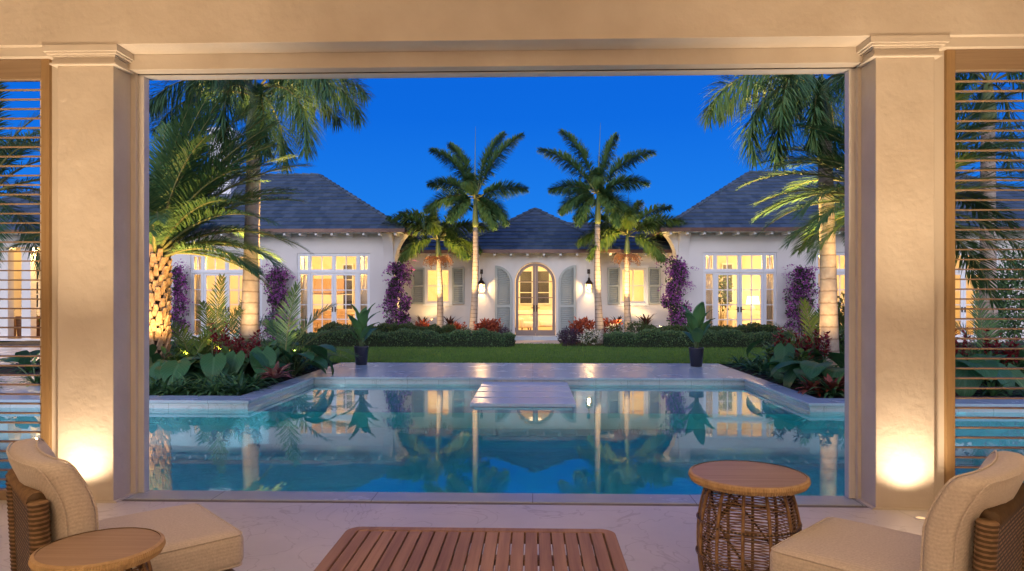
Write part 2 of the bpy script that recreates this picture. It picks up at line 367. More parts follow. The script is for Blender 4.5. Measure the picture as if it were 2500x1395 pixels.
M['croton_pink'] = leafm('pink_bromeliad_leaf', [(.22,.05,.05),(.35,.12,.10),(.5,.25,.2),(.14,.03,.035)], .4, .15)
M['redshrub'] = leafm('copper_red_leaf', [(.22,.035,.02),(.34,.06,.025),(.42,.10,.04),(.16,.03,.02)], .5, .15)
M['purpleshrub'] = leafm('plum_leaf', [(.06,.03,.06),(.10,.05,.10),(.04,.05,.03)], .5, .15)
M['cordyline'] = leafm('bronze_strap_leaf', [(.05,.018,.014),(.09,.03,.02),(.05,.045,.02)], .4, .15)
M['ti'] = leafm('ginger_leaf', [(.06,.13,.03),(.10,.17,.04)], .4, .3)
M['redflower'] = leafm('crimson_bract', [(.16,.012,.018),(.26,.02,.03),(.34,.05,.05)], .6, .2)
M['boug'] = leafm('purple_bract', [(.32,.07,.34),(.48,.13,.46),(.22,.05,.25),(.60,.22,.54)], .6, .25)
M['boug_leaf'] = leafm('bougainvillea_leaf', [(.03,.06,.02),(.06,.09,.03)], .5, .2)
M['whiteflower'] = leafm('white_petal', [(.75,.7,.6),(.8,.72,.55)], .6, .2)
M['seeds'] = leafm('orange_seed_strand', [(.28,.11,.045),(.34,.15,.06),(.17,.12,.04)], .6, .1)
M['stem'] = pm('woody_stem', (.10,.07,.04), (.16,.11,.06), .8, 20)
M['stalk'] = pm('green_stalk', (.05,.09,.03), (.09,.13,.045), .5, 10)
# ------------------------------------------------------------------ world and light
w = bpy.data.worlds.new('World'); sc.world = w; w.use_nodes = True; t = w.node_tree
bg = t.nodes['Background']; out = t.nodes['World Output']
SUN_EL = math.radians(4); SUN_AZ = math.radians(180 + 12)        # afterglow low behind the pavilion
sky = N(t, 'ShaderNodeTexSky'); sky.sky_type = 'NISHITA'; sky.sun_disc = False; sky.sun_elevation = SUN_EL; sky.sun_rotation = SUN_AZ; sky.ozone_density = 4
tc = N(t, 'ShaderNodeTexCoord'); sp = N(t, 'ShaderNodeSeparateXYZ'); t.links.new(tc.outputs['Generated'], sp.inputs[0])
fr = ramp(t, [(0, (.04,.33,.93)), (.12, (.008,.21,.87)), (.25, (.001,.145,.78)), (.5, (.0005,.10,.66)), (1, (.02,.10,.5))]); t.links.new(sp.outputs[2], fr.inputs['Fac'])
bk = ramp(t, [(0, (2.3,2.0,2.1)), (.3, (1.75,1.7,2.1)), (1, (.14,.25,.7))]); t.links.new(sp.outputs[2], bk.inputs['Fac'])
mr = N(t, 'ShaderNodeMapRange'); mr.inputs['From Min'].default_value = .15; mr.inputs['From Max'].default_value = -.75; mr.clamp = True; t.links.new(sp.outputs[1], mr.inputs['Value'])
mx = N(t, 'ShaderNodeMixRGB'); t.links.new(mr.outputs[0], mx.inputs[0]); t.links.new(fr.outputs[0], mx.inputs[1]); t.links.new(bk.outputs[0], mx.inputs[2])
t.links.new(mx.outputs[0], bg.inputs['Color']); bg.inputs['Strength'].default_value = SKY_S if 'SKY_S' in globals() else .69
bg2 = N(t, 'ShaderNodeBackground'); bg2.inputs['Strength'].default_value = .006; t.links.new(sky.outputs[0], bg2.inputs['Color'])
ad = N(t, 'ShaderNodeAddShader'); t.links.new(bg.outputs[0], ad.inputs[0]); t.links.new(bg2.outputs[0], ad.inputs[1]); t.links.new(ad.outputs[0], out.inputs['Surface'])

def lamp(name, kind, loc, energy, color=(1,.70,.40), target=None, **kw):
    l = bpy.data.lights.new(name, kind); o = bpy.data.objects.new(name, l); COL.objects.link(o)
    l.energy = energy; l.color = color; o.location = loc
    for k, v in kw.items(): setattr(l, k, v)
    if target is not None: o.rotation_euler = (V(target) - V(loc)).to_track_quat('-Z', 'Y').to_euler()
    return o
sd = V((math.sin(SUN_AZ) * math.cos(SUN_EL + .2), math.cos(SUN_AZ) * math.cos(SUN_EL + .2), math.sin(SUN_EL + .2)))
lamp('afterglow_sun', 'SUN', sd * 60, 1.0, (.82,.85,1), (0, 0, 0), angle=math.radians(25))
sc.view_settings.view_transform = 'Standard'; sc.view_settings.look = 'None'; sc.view_settings.exposure = .45; sc.view_settings.gamma = 1
cy = sc.cycles
cy.use_denoising = True;  cy.max_bounces = 8; cy.diffuse_bounces = 4; cy.glossy_bounces = 4; cy.transparent_max_bounces = 24; cy.transmission_bounces = 6
cy.sample_clamp_indirect = 2.5; cy.caustics_reflective = False; cy.caustics_refractive = True; cy.blur_glossy = .5

# ------------------------------------------------------------------ ground, deck, pool
NX = 13.0; YN = 5.38; YC = 10.17; XL = -4.21; XR = 4.0; YF = 13.27; YD = 16.3; BL = -4.52; BR = 4.30; YB = 10.65; WZ = -.125
def struct(mb, name, mats, **k):
    o = mb.build(name, mats, **k); return tag(o, kind='structure')
b = MB(); S = 500
for x0, x1, y0, y1 in ((-S, S, -S, -4), (-S, -NX, -4, YD), (NX, S, -4, YD), (-S, S, YD, S)):
    b.quad((x0,y0,-.06),(x1,y0,-.06),(x1,y1,-.06),(x0,y1,-.06))
struct(b, 'ground', M['earth'])
b = MB(); nx, ny = 60, 20
vs = []; fs = []
for j in range(ny + 1):
    for i in range(nx + 1):
        x = -30 + 60 * i / nx; y = YD + .012 + (23.4 - YD) * j / ny
        z = -.008 + .012 * math.sin(x * .9 + y) * math.sin(y * .8) if 0 < j else -.012
        vs.append((x, y, z))
for j in range(ny):
    for i in range(nx): a = j * (nx + 1) + i; fs.append((a, a+1, a+nx+2, a+nx+1))
b.add(vs, fs); struct(b, 'lawn', M['lawn'], smooth=True)
# grass blades
M['grass'] = leafm('grass_blade', [(.09,.19,.03),(.14,.26,.045),(.2,.32,.06)], .6, .3, .2)
b = MB(); rg = random.Random(3)
for k in range(46000):
    y = YD + .02 + (7.0) * rg.random() ** 1.5; x = rg.uniform(-.40, .40) * y - .4
    h = rg.uniform(.03, .06); a = rg.uniform(0, 2 * PI); w_ = .006 * (y / 16)
    dx, dy = math.cos(a) * w_, math.sin(a) * w_; lx, ly = rg.uniform(-.03, .03), rg.uniform(-.03, .03)
    b.add([(x - dx, y - dy, -.012), (x + dx, y + dy, -.012), (x + lx, y + ly, h)], [(0, 1, 2)])
tag(b.build('grass', M['grass']), 'short green mown grass covering the lawn behind the pool', 'grass', kind='stuff')

b = MB(); b.box(-NX, NX, -4, 5.075, -.2, 0); struct(b, 'patio_floor', M['patio'], bevel=.004)
b = MB(); b.box(-NX, NX, 5.075, 5.14, -.2, -.012)
for k in range(-7, 8): b.box(k * 1.1 - .01, k * 1.1 + .01, 5.078, 5.137, -.012, -.006)
b.box(-NX, NX, 5.090, 5.096, -.012, -.001); b.box(-NX, NX, 5.117, 5.123, -.012, -.001)
tag(b.build('door_track', M['track']), 'dark sunken metal track running across the pale stone threshold', 'track')
# coping / deck slabs
b = MB()
OV = .03
b.box(-NX, NX, 5.14, YN + .0, -.045, 0)                                # near edge
b.box(BL + .0, BR, YF - OV, YD, -.045, 0)                                # far deck
b.box(BL, XL + OV, YC - OV, YF - OV, -.045, 0); b.box(XR - OV, BR, YC - OV, YF - OV, -.045, 0)
b.box(-NX, BL, YC - OV, YB, -.045, 0); b.box(BR, NX, YC - OV, YB, -.045, 0)
struct(b, 'pool_deck', M['deck'], bevel=.006)
b = MB(); b.box(-NX, -7.6, YB, 13.6, -.06, -.004); b.box(-NX - 8, -12, 13.6, 22, -.06, -.004); struct(b, 'garden_paving', M['deck'], bevel=.005)
# basin
b = MB()
zb = -1.45; zs = -.36
def vq(x0, y0, x1, y1, z0, z1): b.quad((x0,y0,z0),(x1,y1,z0),(x1,y1,z1),(x0,y0,z1))
b.quad((-NX,YN,zb),(NX,YN,zb),(NX,YC,zb),(-NX,YC,zb)); b.quad((XL,YC,zs),(XR,YC,zs),(XR,YF,zs),(XL,YF,zs))
vq(XL, YC, XR, YC, zb, zs)
vq(-NX, YC, XL, YC, zb, WZ - .09); vq(XR, YC, NX, YC, zb, WZ - .09); vq(XL, YC, XL, YF, zs, WZ - .09); vq(XR, YC, XR, YF, zs, WZ - .09); vq(XL, YF, XR, YF, zs, WZ - .09)
vq(-NX, YN, NX, YN, zb, -.03); vq(-NX, YN, -NX, YC, zb, -.03); vq(NX, YN, NX, YC, zb, -.03)
struct(b, 'pool_basin', M['plaster_pool'])
b = MB(); d = .02   # stone water line course, two stepped courses
for off, z0, z1 in ((0, -.082, -.045), (-.0, WZ - .09, -.094), (.008, -.094, -.082)):
    b.box(-NX, XL + off * -1, YC + off, YC + .06, z0, z1); b.box(XR + off, NX, YC + off, YC + .06, z0, z1)
    b.box(XL - .06, XL - off, YC + .06, YF, z0, z1); b.box(XR + off, XR + .06, YC + .06, YF, z0, z1)
    b.box(XL - .06, XR + .06, YF + off, YF + .06, z0, z1)
struct(b, 'pool_edge', M['poolwall'])
# water
m, t, bs = nt('pool_water'); t.nodes.remove(bs)
gl = N(t, 'ShaderNodeBsdfGlass'); gl.inputs['IOR'].default_value = 1.33; gl.inputs['Roughness'].default_value = .0; gl.inputs['Color'].default_value = (.98,1,1,1)
tcw = N(t, 'ShaderNodeTexCoord'); mp = N(t, 'ShaderNodeMapping'); mp.inputs['Scale'].default_value = (1, 1.6, 1); t.links.new(tcw.outputs['Object'], mp.inputs['Vector'])
nz = N(t, 'ShaderNodeTexNoise'); nz.inputs['Scale'].default_value = 3.2; nz.inputs['Detail'].default_value = 3; nz.inputs['Distortion'].default_value = .6; t.links.new(mp.outputs[0], nz.inputs['Vector'])
bp = N(t, 'ShaderNodeBump'); bp.inputs['Strength'].default_value = .04; bp.inputs['Distance'].default_value = .01; t.links.new(nz.outputs['Fac'], bp.inputs['Height'])
t.links.new(bp.outputs['Normal'], gl.inputs['Normal']); t.links.new(gl.outputs[0], t.nodes['Material Output'].inputs['Surface'])
va = N(t, 'ShaderNodeVolumeAbsorption'); va.inputs['Color'].default_value = (.0,.64,.72,1); va.inputs['Density'].default_value = .48
t.links.new(va.outputs[0], t.nodes['Material Output'].inputs['Volume'])
M['water'] = m
b = MB(); e = .004
P = [(-NX+e, YN+e), (NX-e, YN+e), (NX-e, YC-e), (XR-e, YC-e), (XR-e, YF-e), (XL+e, YF-e), (XL+e, YC-e), (-NX+e, YC-e)]
n = len(P)
vs = [(x, y, WZ) for x, y in P] + [(x, y, zb + e) for x, y in P]
zz = [(x, y, zs + e) for x, y in P]
# near box and far (shelf) box share one closed shell: top polygon, near bottom, shelf bottom, riser
top = [(0,1,2,7),(7,2,3,6),(6,3,4,5)]
vs = [(x, y, WZ) for x, y in P] + [(x, y, zb + e) for x, y in P] + [(x, y, zs + e) for x, y in P]
fs = [(0,1,2,3,6,7), (6,3,4,5)]
fs += [(8,15,14,11,10,9), (22,21,20,19)]
fs += [(0,8,9,1), (1,9,10,2), (2,10,11,3), (6,14,15,7), (7,15,8,0), (3,19,20,4), (4,20,21,5), (5,21,22,6), (19,11,14,22)]
b.add(vs, fs); struct(b, 'water', M['water'])
# stepping slabs reaching into the pool
t0 = thing('stone_jetty', 'pale stone jetty of four slabs floating over the pool at its far edge', 'jetty', (0, 12, WZ))
x0, x1 = -.945, .655; x0_j, x1_j = x0 + .06, x1 - .06; y0 = 10.42; y1 = YF - OV - .004
dy = (y1 - y0) / 4
for k in range(4):
    b = MB(); ya = y0 + k * dy; b.box(x0, x1, ya + .055, ya + dy - .055, -.126, -.074); b.build('slab', M['slab'], t0, bevel=.006)
b = MB(); b.box(x0 + .06, x1 - .06, y0 + .08, y1, zs + .001, -.24); b.build('base', M['poolwall'], t0)
# planting soil
b = MB()
for x0, x1 in ((-7.6, BL), (BR, NX)): b.box(x0, x1, YB, YD + .01, -.1, -.03)
b.box(-12, -7.6, 13.6, YD + 5, -.1, -.03); b.box(-7.6, -5.5, YD + .01, YD + 4, -.1, -.028); b.box(5.5, NX, YD + .01, YD + 4, -.1, -.028)
struct(b, 'planting_soil', M['soil'])
b = MB()
xa, xb = X(1258, 23.6), X(1367, 23.6)
b.box(-18, xa - .02, 22.0, 26.2, -.1, .012); b.box(xb + .02, 18, 22.0, 26.2, -.1, .012); struct(b, 'bed_soil', M['soil'])
b = MB(); b.box(xa, xb, 23.3, 24.96, -.1, .016); struct(b, 'path', M['path'], bevel=.004)

# ------------------------------------------------------------------ pavilion (foreground)
PV = thing('pavilion', 'plastered open pavilion with two square pillars, lit beam and oak louvre screens facing the pool', 'pavilion', (0, 5, 0))
PY = 5.04
HZ = 4.15
def pil(px0, px1):
    return X(px0, PY), X(px1, PY)
pl = pil(140, 277); pr = pil(2138, 2282)
for nm, (a, c_) in (('l', pl), ('r', pr)):
    b = MB(); b.box(a, c_, PY, PY + .23, 0, 3.22)
    p = b.build('pillar', M['plaster'], PV, bevel=.006)
    b = MB()
    for ov, z0, z1 in ((.068, 3.305, 3.352), (.052, 3.290, 3.305), (.032, 3.278, 3.290), (.02, 3.232, 3.278), (.036, 3.218, 3.232)):
        b.box(a - ov, c_ + ov, PY - ov, PY + .20, z0, z1)
    b.build('capital', M['plaster_s'], p, bevel=.002)
    b = MB(); b.box(a - .03, c_ + .03, PY - .012, PY + .23, 0, .012); b.build('plinth', M['plaster_s'], p)
# matching rear pillars of the room, behind the viewpoint
for (a, c_) in (pl, pr):
    b = MB(); b.box(a, c_, -3.0, -2.7, 0, 3.4); b.build('pillar', M['plaster'], PV, bevel=.006)
YA = PY - .062; YBm = 5.19
jl0, jl1 = X(318, 5.28), X(335, 5.28); jr0, jr1 = X(2090, 5.28), X(2105, 5.28)
b = MB()
b.box(-5.4, 5.4, YA, 5.45, 3.352, HZ)                                       # upper beam
b.box(pl[1] - .05, pr[0] + .05, YBm, 5.448, 3.235, 3.3518)                       # lower beam over the opening
b.build('beam', M['plaster'], PV, bevel=.004)
b = MB()
for s0, s1 in ((-5.4, pl[0] + .01), (pr[1] - .01, 5.4)):
    b = MB(); b.box(s0, s1, YA + .045, 5.44, 3.285, 3.3516); b.build('side_beam', M['plaster_s'], PV, bevel=.003)
for a_ in ((pl[1] - .02, jl1 - .002, 5.262, 5.44, 0, 3.2348), (jr0 + .002, pr[0] + .02, 5.262, 5.44, 0, 3.2348),
           (X(120, 5.2), pl[0] + .02, 5.10, 5.44, 0, 3.2846), (pr[1] - .02, X(2312, 5.2), 5.10, 5.44, 0, 3.2846)):
    b = MB(); b.box(*a_); b.build('jamb', M['plaster_s'], PV, bevel=.004)
# pale frame round the opening
fl0, fl1 = X(335, 5.33), X(357, 5.33); fr0, fr1 = X(2068, 5.33), X(2090, 5.33)
b = MB()
b.box(fl0, fl1, 5.30, 5.375, 0, 3.222); b.box(fr0, fr1, 5.30, 5.375, 0, 3.222); b.box(fl0, fr1, 5.30, 5.375, 3.222, 3.262)
b.build('opening_frame', M['frame_paint'], PV, bevel=.004)
b = MB()
b.box(fl0 - .008, fl0 - .0005, 5.285, 5.36, 0, 3.234); b.box(fr1 + .0005, fr1 + .008, 5.285, 5.36, 0, 3.234); b.box(fl0, fr1, 5.292, 5.298, 3.2285, 3.2345)
b.build('gap_shade_strip', M['gap_shade_strip'], PV)  # dark colour of these solid strips stands in for shade in the frame joint
# louvre screens
LY = 5.07
def screen(xa, xb, stile_in_left):
    """xa..xb outer frame; oak stiles, rails and thin horizontal slats"""
    b = MB(); z0, z1 = .0, 3.284; tr_, br_ = 3.135, .075; sw = .062
    sx = xb - sw if not stile_in_left else xa; sx2 = xa if not stile_in_left else xb - sw
    b.box(xa + sw, xb - sw, LY + .02, LY + .05, br_, br_ + .002)
    fr_ = bpy.data.objects.new('louvre_screen', None); COL.objects.link(fr_); fr_.parent = PV; ORG[fr_.name] = ORG[PV.name]
    for x_ in (sx, sx2): b = MB(); b.box(x_, x_ + sw, LY, LY + .07, z0, z1); b.build('stile', M['oak'], fr_, bevel=.003)
    for z_ in ((tr_, z1), (z0, br_)): b = MB(); b.box(xa + sw, xb - sw, LY, LY + .07, *z_); b.build('rail', M['oak_h'], fr_, bevel=.003)
    b = MB(); n = 43; p = (tr_ - br_) / n
    for k in range(1, n):
        z = br_ + k * p; c = V(((xa + xb) / 2, LY + .038, z)); hx = (xb - xa) / 2 - sw; a = math.radians(3)
        pts = []
        for y_, z_ in ((-.015, -.005), (.015, -.005), (.015, .005), (-.015, .005)):
            pts.append((y_ * math.cos(a) - z_ * math.sin(a), y_ * math.sin(a) + z_ * math.cos(a)))
        b.prism(pts, lambda q, r_, d: V((c.x + d, c.y + q, c.z + r_)), -hx, hx)
    b.build('slats', M['oak_h'], fr_)
screen(-5.38, X(120, LY), False); screen(X(2311, LY), 5.38, True)
# room shell behind the viewpoint
b = MB(); b.box(-5.7, 5.7, -3.9, 5.46, HZ, HZ + .2); b.build('ceiling', M['plaster'], PV)
b = MB(); b.box(-5.7, -5.4, -3.9, 5.44, 0, HZ - .002); b.box(5.4, 5.7, -3.9, 5.44, 0, HZ - .002); b.box(-5.4, 5.4, -3.9, -3.6, 0, HZ - .002); b.build('rear_wall', M['plaster'], PV)
# in-ground uplights at the front pillars, then added fill spots without fixtures
def uplight(loc, label, e, tgt, spot=1.25, rad=.03, visible=True, blend=1.0, color=(1,.73,.46)):
    if visible:
        u = thing('uplight', label, 'floor light', loc, 'warm uplights set in the ground')
        b = MB(); b.lathe([(.028,.001),(.032,.005),(.042,.005),(.045,.001)], 20, V(loc)); b.build('ring', M['frame_paint'], u)
        b = MB(); b.lathe([(.0,.0015),(.03,.0016)], 20, V(loc)); b.build('lens', M['lens'], u)
    return lamp('uplight_and_fill_spot', 'SPOT', V(loc) + V((0, 0, .05)), e, color, tgt, spot_size=spot, spot_blend=blend, shadow_soft_size=rad)
PE = 420
cl = (pl[0] + pl[1]) / 2; cr = (pr[0] + pr[1]) / 2
UC = (1,.71,.42)
for c, nm in ((cl, 'left'), (cr, 'right')):
    uplight((c, PY - .20, 0), 'small round uplight in the floor close to the pillar behind the %s chair' % nm, 40, (c, PY - .17, 3), 2.3, .035)
    lamp('uplight_and_fill_spot', 'SPOT', (c, PY - .95, .05), 380, UC, (c, PY - .80, 3), spot_size=1.2, spot_blend=1.0, shadow_soft_size=.05)  # added spot with no fixture, brightens the beam and ceiling
for c in (cl, cr): uplight((c * .75, -1.2, 0), '', 1050, (c * .75, -1.3, 3), 2.5, .15, False)  # added unseen spots behind the viewpoint, warm fill bounced off the ceiling

# underwater lamps in the near pool wall
for k in range(7):
    lamp('pool_lamp', 'SPOT', (-9 + 3 * k, YN + .06, -.34), 230, (.33,1,.97), (-9 + 3 * k, YN + 1.4, -1.5), spot_size=2.4, spot_blend=.6, shadow_soft_size=.08)


for y_ in (10.9, 11.75, 12.6):  # unseen spots added to brighten the shallow shelf
    for x_, s_ in ((XL + .03, 1), (XR - .03, -1), (x0_j - .02, -1), (x1_j + .02, 1)):
        lamp('pool_shelf_fill', 'SPOT', (x_, y_, -.215), 16, (.45,1,.93), (x_ + s_ * 1.0, y_ + .12, -.30), spot_size=1.9, spot_blend=.6, shadow_soft_size=.03)
# ------------------------------------------------------------------ house
HS = thing('house', 'long white single storey house with slate hip roofs and lit windows facing the pool', 'house', (0, 25, 0))
WY, FY, PYh = 24.3, 25.9, 25.2          # wing, flank and porch wall planes
FZ = .15
def wall_holes(b, x0, x1, z0, z1, y0, y1, holes):
    xs = sorted({x0, x1, *[h[0] for h in holes], *[h[1] for h in holes]}); zs = sorted({z0, z1, *[h[2] for h in holes], *[h[3] for h in holes]})
    def inside(x, z): return any(h[0] < x < h[1] and h[2] < z < h[3] for h in holes)
    for i in range(len(xs) - 1):
        for j in range(len(zs) - 1):
            a, c, d, e = xs[i], xs[i+1], zs[j], zs[j+1]
            if inside((a+c)/2, (d+e)/2): continue
            b.quad((a,y0,d),(c,y0,d),(c,y0,e),(a,y0,e)); b.quad((a,y1,d),(a,y1,e),(c,y1,e),(c,y1,d))
    for h in holes:
        b.quad((h[0],y0,h[2]),(h[0],y0,h[3]),(h[0],y1,h[3]),(h[0],y1,h[2])); b.quad((h[1],y0,h[2]),(h[1],y1,h[2]),(h[1],y1,h[3]),(h[1],y0,h[3]))
        b.quad((h[0],y0,h[3]),(h[1],y0,h[3]),(h[1],y1,h[3]),(h[0],y1,h[3])); b.quad((h[0],y0,h[2]),(h[0],y1,h[2]),(h[1],y1,h[2]),(h[1],y0,h[2]))
    b.quad((x0,y0,z0),(x0,y0,z1),(x0,y1,z1),(x0,y1,z0)); b.quad((x1,y0,z0),(x1,y1,z0),(x1,y1,z1),(x1,y0,z1))
GL = []
def grid_glass(x0, x1, z0, z1, y, nx, nz, fw, mw, frame, glass):
    """frame fw wide, nx x nz panes with muntins mw"""
    frame.box(x0, x0+fw, y-.03, y+.03, z0, z1); frame.box(x1-fw, x1, y-.03, y+.03, z0, z1)
    frame.box(x0+fw, x1-fw, y-.03, y+.03, z0, z0+fw); frame.box(x0+fw, x1-fw, y-.03, y+.03, z1-fw, z1)
    a, c, d, e = x0+fw, x1-fw, z0+fw, z1-fw
    for i in range(1, nx): x = a + (c-a)*i/nx; frame.box(x-mw/2, x+mw/2, y-.017, y+.017, d, e)
    for j in range(1, nz): z = d + (e-d)*j/nz; frame.box(a, c, y-.015, y+.015, z-mw/2, z+mw/2)
    glass.quad((a, y, d), (c, y, d), (c, y, e), (a, y, e))
def french(x0, x1, z0, z1, y):
    """transom lights over two sidelights and a pair of glazed doors, in a white casing"""
    W = x1 - x0; zt = z0 + (z1 - z0) * .795
    b = MB(); g = MB(); c = .055
    # structural posts
    s1 = x0 + W * .165; s2 = x1 - W * .165; xm = (x0 + x1) / 2
    for xx in (x0 + c/2, s1, xm, s2, x1 - c/2):
        b.box(xx - c/2, xx + c/2, y - .045, y + .045, zt, z1)
    for xx in (x0 + c/2, s1, s2, x1 - c/2): b.box(xx - c/2, xx + c/2, y - .045, y + .045, z0, zt - .04)
    b.box(x0, x1, y - .06, y + .05, zt - .04, zt + .04); b.box(x0, x1, y - .046, y + .046, z1, z1 + .06)
    # casing on the wall face
    k = .13
    b.box(x0 - k, x0 - .002, y - .075, y - .03, z0, z1 + .07 + k); b.box(x1 + .002, x1 + k, y - .075, y - .03, z0, z1 + .07 + k); b.box(x0 - .002, x1 + .002, y - .075, y - .03, z1 + .062, z1 + .07 + k)
    for a, d, nx in ((x0 + c, s1 - c/2, 1), (s1 + c/2, xm - c/2, 2), (xm + c/2, s2 - c/2, 2), (s2 + c/2, x1 - c, 1)):
        grid_glass(a, d, zt + .04, z1, y, max(nx, 2), 1, .045, .034, b, g)
    grid_glass(x0 + c, s1 - c/2, z0, zt - .04, y, 1, 4, .05, .034, b, g); grid_glass(s2 + c/2, x1 - c, z0, zt - .04, y, 1, 4, .05, .034, b, g)
    f = b.build('french_window', M['white_paint'], HS); g.build('pane', M['glass'], f)
    for s, a, d in ((-1, s1 + c/2 + .003, xm - .003), (1, xm + .003, s2 - c/2 - .003)):
        b = MB(); g = MB(); grid_glass(a, d, z0 + .01, zt - .045, y, 2, 4, .085, .034, b, g)
        dr = b.build('glazed_door', M['white_paint'], HS); g.build('pane', M['glass'], dr)
        h = MB(); hx = xm + s * .05; hz = z0 + .42 * (zt - z0)
        h.box(hx - .022, hx + .022, y - .045, y - .031, hz - .09, hz + .09); h.tube([(hx, y - .045, hz), (hx, y - .09, hz), (hx + s * .10, y - .09, hz)], .011, 6); h.build('handle', M['bronze'], dr)
# --- window units, measured on the wing walls
UZ0, UZ1 = FZ + .02, Z(622, WY)
right_units = [(X(1717, WY), X(1897, WY)), (X(1992, WY), X(2172, WY)), (X(2270, WY), X(2440, WY))]
left_units = [(X(725, WY), X(903, WY)), (X(465, WY), X(640, WY))]
RW0, RW1 = X(1655, WY), 19.5
LW1, LW0 = X(962, WY), -21.5
LOG0, LOG1 = -21.0, -16.9               # open loggia at the far left
WT = Z(557, 23.6) - .12                 # wall top
b = MB(); wall_holes(b, RW0, RW1, 0, WT, WY, WY + .22, [(a, d, UZ0, UZ1 + .06) for a, d in right_units])
b.box(RW0, RW0 + .2, WY + .221, 31, 0, WT); b.box(RW0, RW1, 31, 31.2, 0, WT); b.box(RW1 - .2, RW1, WY + .221, 31, 0, WT); b.build('wall', M['house_wall'], HS)
b = MB(); wall_holes(b, LW0, LW1, 0, WT, WY, WY + .22, [(a, d, UZ0, UZ1 + .06) for a, d in left_units] + [(LOG0, LOG1, .06, 3.35)])
b.box(LW1 - .2, LW1, WY + .221, 31, 0, WT); b.box(LW0, LW1, 31, 31.2, 0, WT); b.box(LW0, LW0 + .2, WY + .221, 31, 0, WT); b.build('wall', M['house_wall'], HS)
for a, d in right_units + left_units: french(a, d, UZ0, UZ1, WY + .09)
# flared corbels at the inner wing corners
for s, xc in ((1, LW1), (-1, RW0)):
    prof = [(0, 2.55), (.02, 2.75)]
    for k in range(9): a = k / 8; prof.append((.02 + .40 * a ** 2.2, 2.75 + (WT - 2.76) * a))
    prof += [(0, WT - .01)]
    b = MB(); b.prism([(xc + s * q, z) for q, z in (prof if s > 0 else prof)], lambda q, z, d: V((q, d, z)), WY + .002, WY + .55); b.build('corbel', M['house_wall'], HS)
    b = MB(); b.prism(prof, lambda q, z, d: V((d, WY - .001 - q, z)), xc - s * .012, xc - s * .36); b.build('corbel', M['house_wall'], HS)
# --- flanks
FT = Z(612, 25.3) - .08
pp0, pp1 = X(1163, PYh), X(1452, PYh)
wl = (X(1040, FY), X(1098, FY)); wr = (X(1516, FY), X(1576, FY)); wz0, wz1 = Z(740, FY), Z(656, FY)
b = MB(); wall_holes(b, LW1, pp0 + .05, 0, FT, FY, FY + .2, [(*wl, wz0, wz1)]); b.build('wall', M['house_wall'], HS)
b = MB(); wall_holes(b, pp1 - .05, RW0, 0, FT, FY, FY + .2, [(*wr, wz0, wz1)]); b.build('wall', M['house_wall'], HS)
for a, d in (wl, wr):
    b = MB(); g = MB(); grid_glass(a, d, wz0, wz1, FY + .06, 2, 2, .06, .036, b, g)
    k = .11; b.box(a-k, a-.002, FY-.04, FY+.04, wz0-k, wz1+k); b.box(d+.002, d+k, FY-.04, FY+.04, wz0-k, wz1+k); b.box(a-.002, d+.002, FY-.04, FY+.04, wz1+.002, wz1+k); b.box(a-.002, d+.002, FY-.05, FY+.04, wz0-k, wz0-.002)
    f = b.build('window', M['white_paint'], HS); g.build('pane', M['glass'], f)
def louvres(b, x0, x1, z0, z1, y, topfn=None, pitch=.075):
    z = z0 + pitch / 2
    while z < z1:
        xa, xb = x0, x1
        if topfn: 
            r = topfn(z)
            if r is None: break
            xa, xb = r
        if xb - xa > .02:
            b.add([(xa, y-.018, z-.018),(xb, y-.018, z-.018),(xb, y-.014, z-.012),(xa, y-.014, z-.012),(xa, y+.012, z+.022),(xb, y+.012, z+.022),(xb, y+.016, z+.028),(xa, y+.016, z+.028)],
                  [(0,1,2,3),(3,2,7,6),(6,7,5,4),(4,5,1,0)])
        z += pitch
sz0, sz1 = Z(743, FY), Z(654, FY)
for p0, p1 in ((1006, 1037), (1104, 1134), (1483, 1513), (1582, 1612)):
    a, d = X(p0, FY), X(p1, FY); b = MB(); y = FY - .06; fw = .065
    b.box(a, a+fw, y-.025, y+.025, sz0, sz1); b.box(d-fw, d, y-.025, y+.025, sz0, sz1)
    zm = sz0 + (sz1-sz0) * .5
    for z0_, z1_ in ((sz0, sz0+fw), (zm-fw/2, zm+fw/2), (sz1-fw, sz1)): b.box(a+fw, d-fw, y-.024, y+.024, z0_, z1_)
    louvres(b, a+fw, d-fw, sz0+fw, zm-fw/2, y); louvres(b, a+fw, d-fw, zm+fw/2, sz1-fw, y)
    b.box(a+fw, d-fw, y+.0255, y+.03, sz0+.01, sz1-.01)
    b.build('shutter', M['shutter'], HS)
# --- porch with the arched door
cx = X(1307, PYh); R = .715; zs_ = Z(691, PYh); zd = FZ + .015; PT = Z(612, 24.6) - .06
b = MB(); y0, y1 = PYh, PYh + .2; RO = R + .02
b.box(pp0, cx - RO, y0, y1, 0, PT); b.box(cx + RO, pp1, y0, y1, 0, PT); b.box(cx - RO, cx + RO, y0, y1, 0, zd - .004)
n = 28
for i in range(n):
    xa, xb = cx - RO * math.cos(PI * i / n), cx - RO * math.cos(PI * (i+1) / n)
    za, zb_ = zs_ + RO * math.sin(PI * i / n), zs_ + RO * math.sin(PI * (i+1) / n)
    b.add([(xa,y0,za),(xb,y0,zb_),(xb,y0,PT),(xa,y0,PT),(xa,y1,za),(xb,y1,zb_),(xb,y1,PT),(xa,y1,PT)], [(0,1,2,3),(7,6,5,4),(0,4,5,1)])
b.box(pp0, pp0 + .2, y1 + .001, FY + .1, 0, PT); b.box(pp1 - .2, pp1, y1 + .001, FY + .1, 0, PT)
b.build('porch_wall', M['house_wall'], HS)
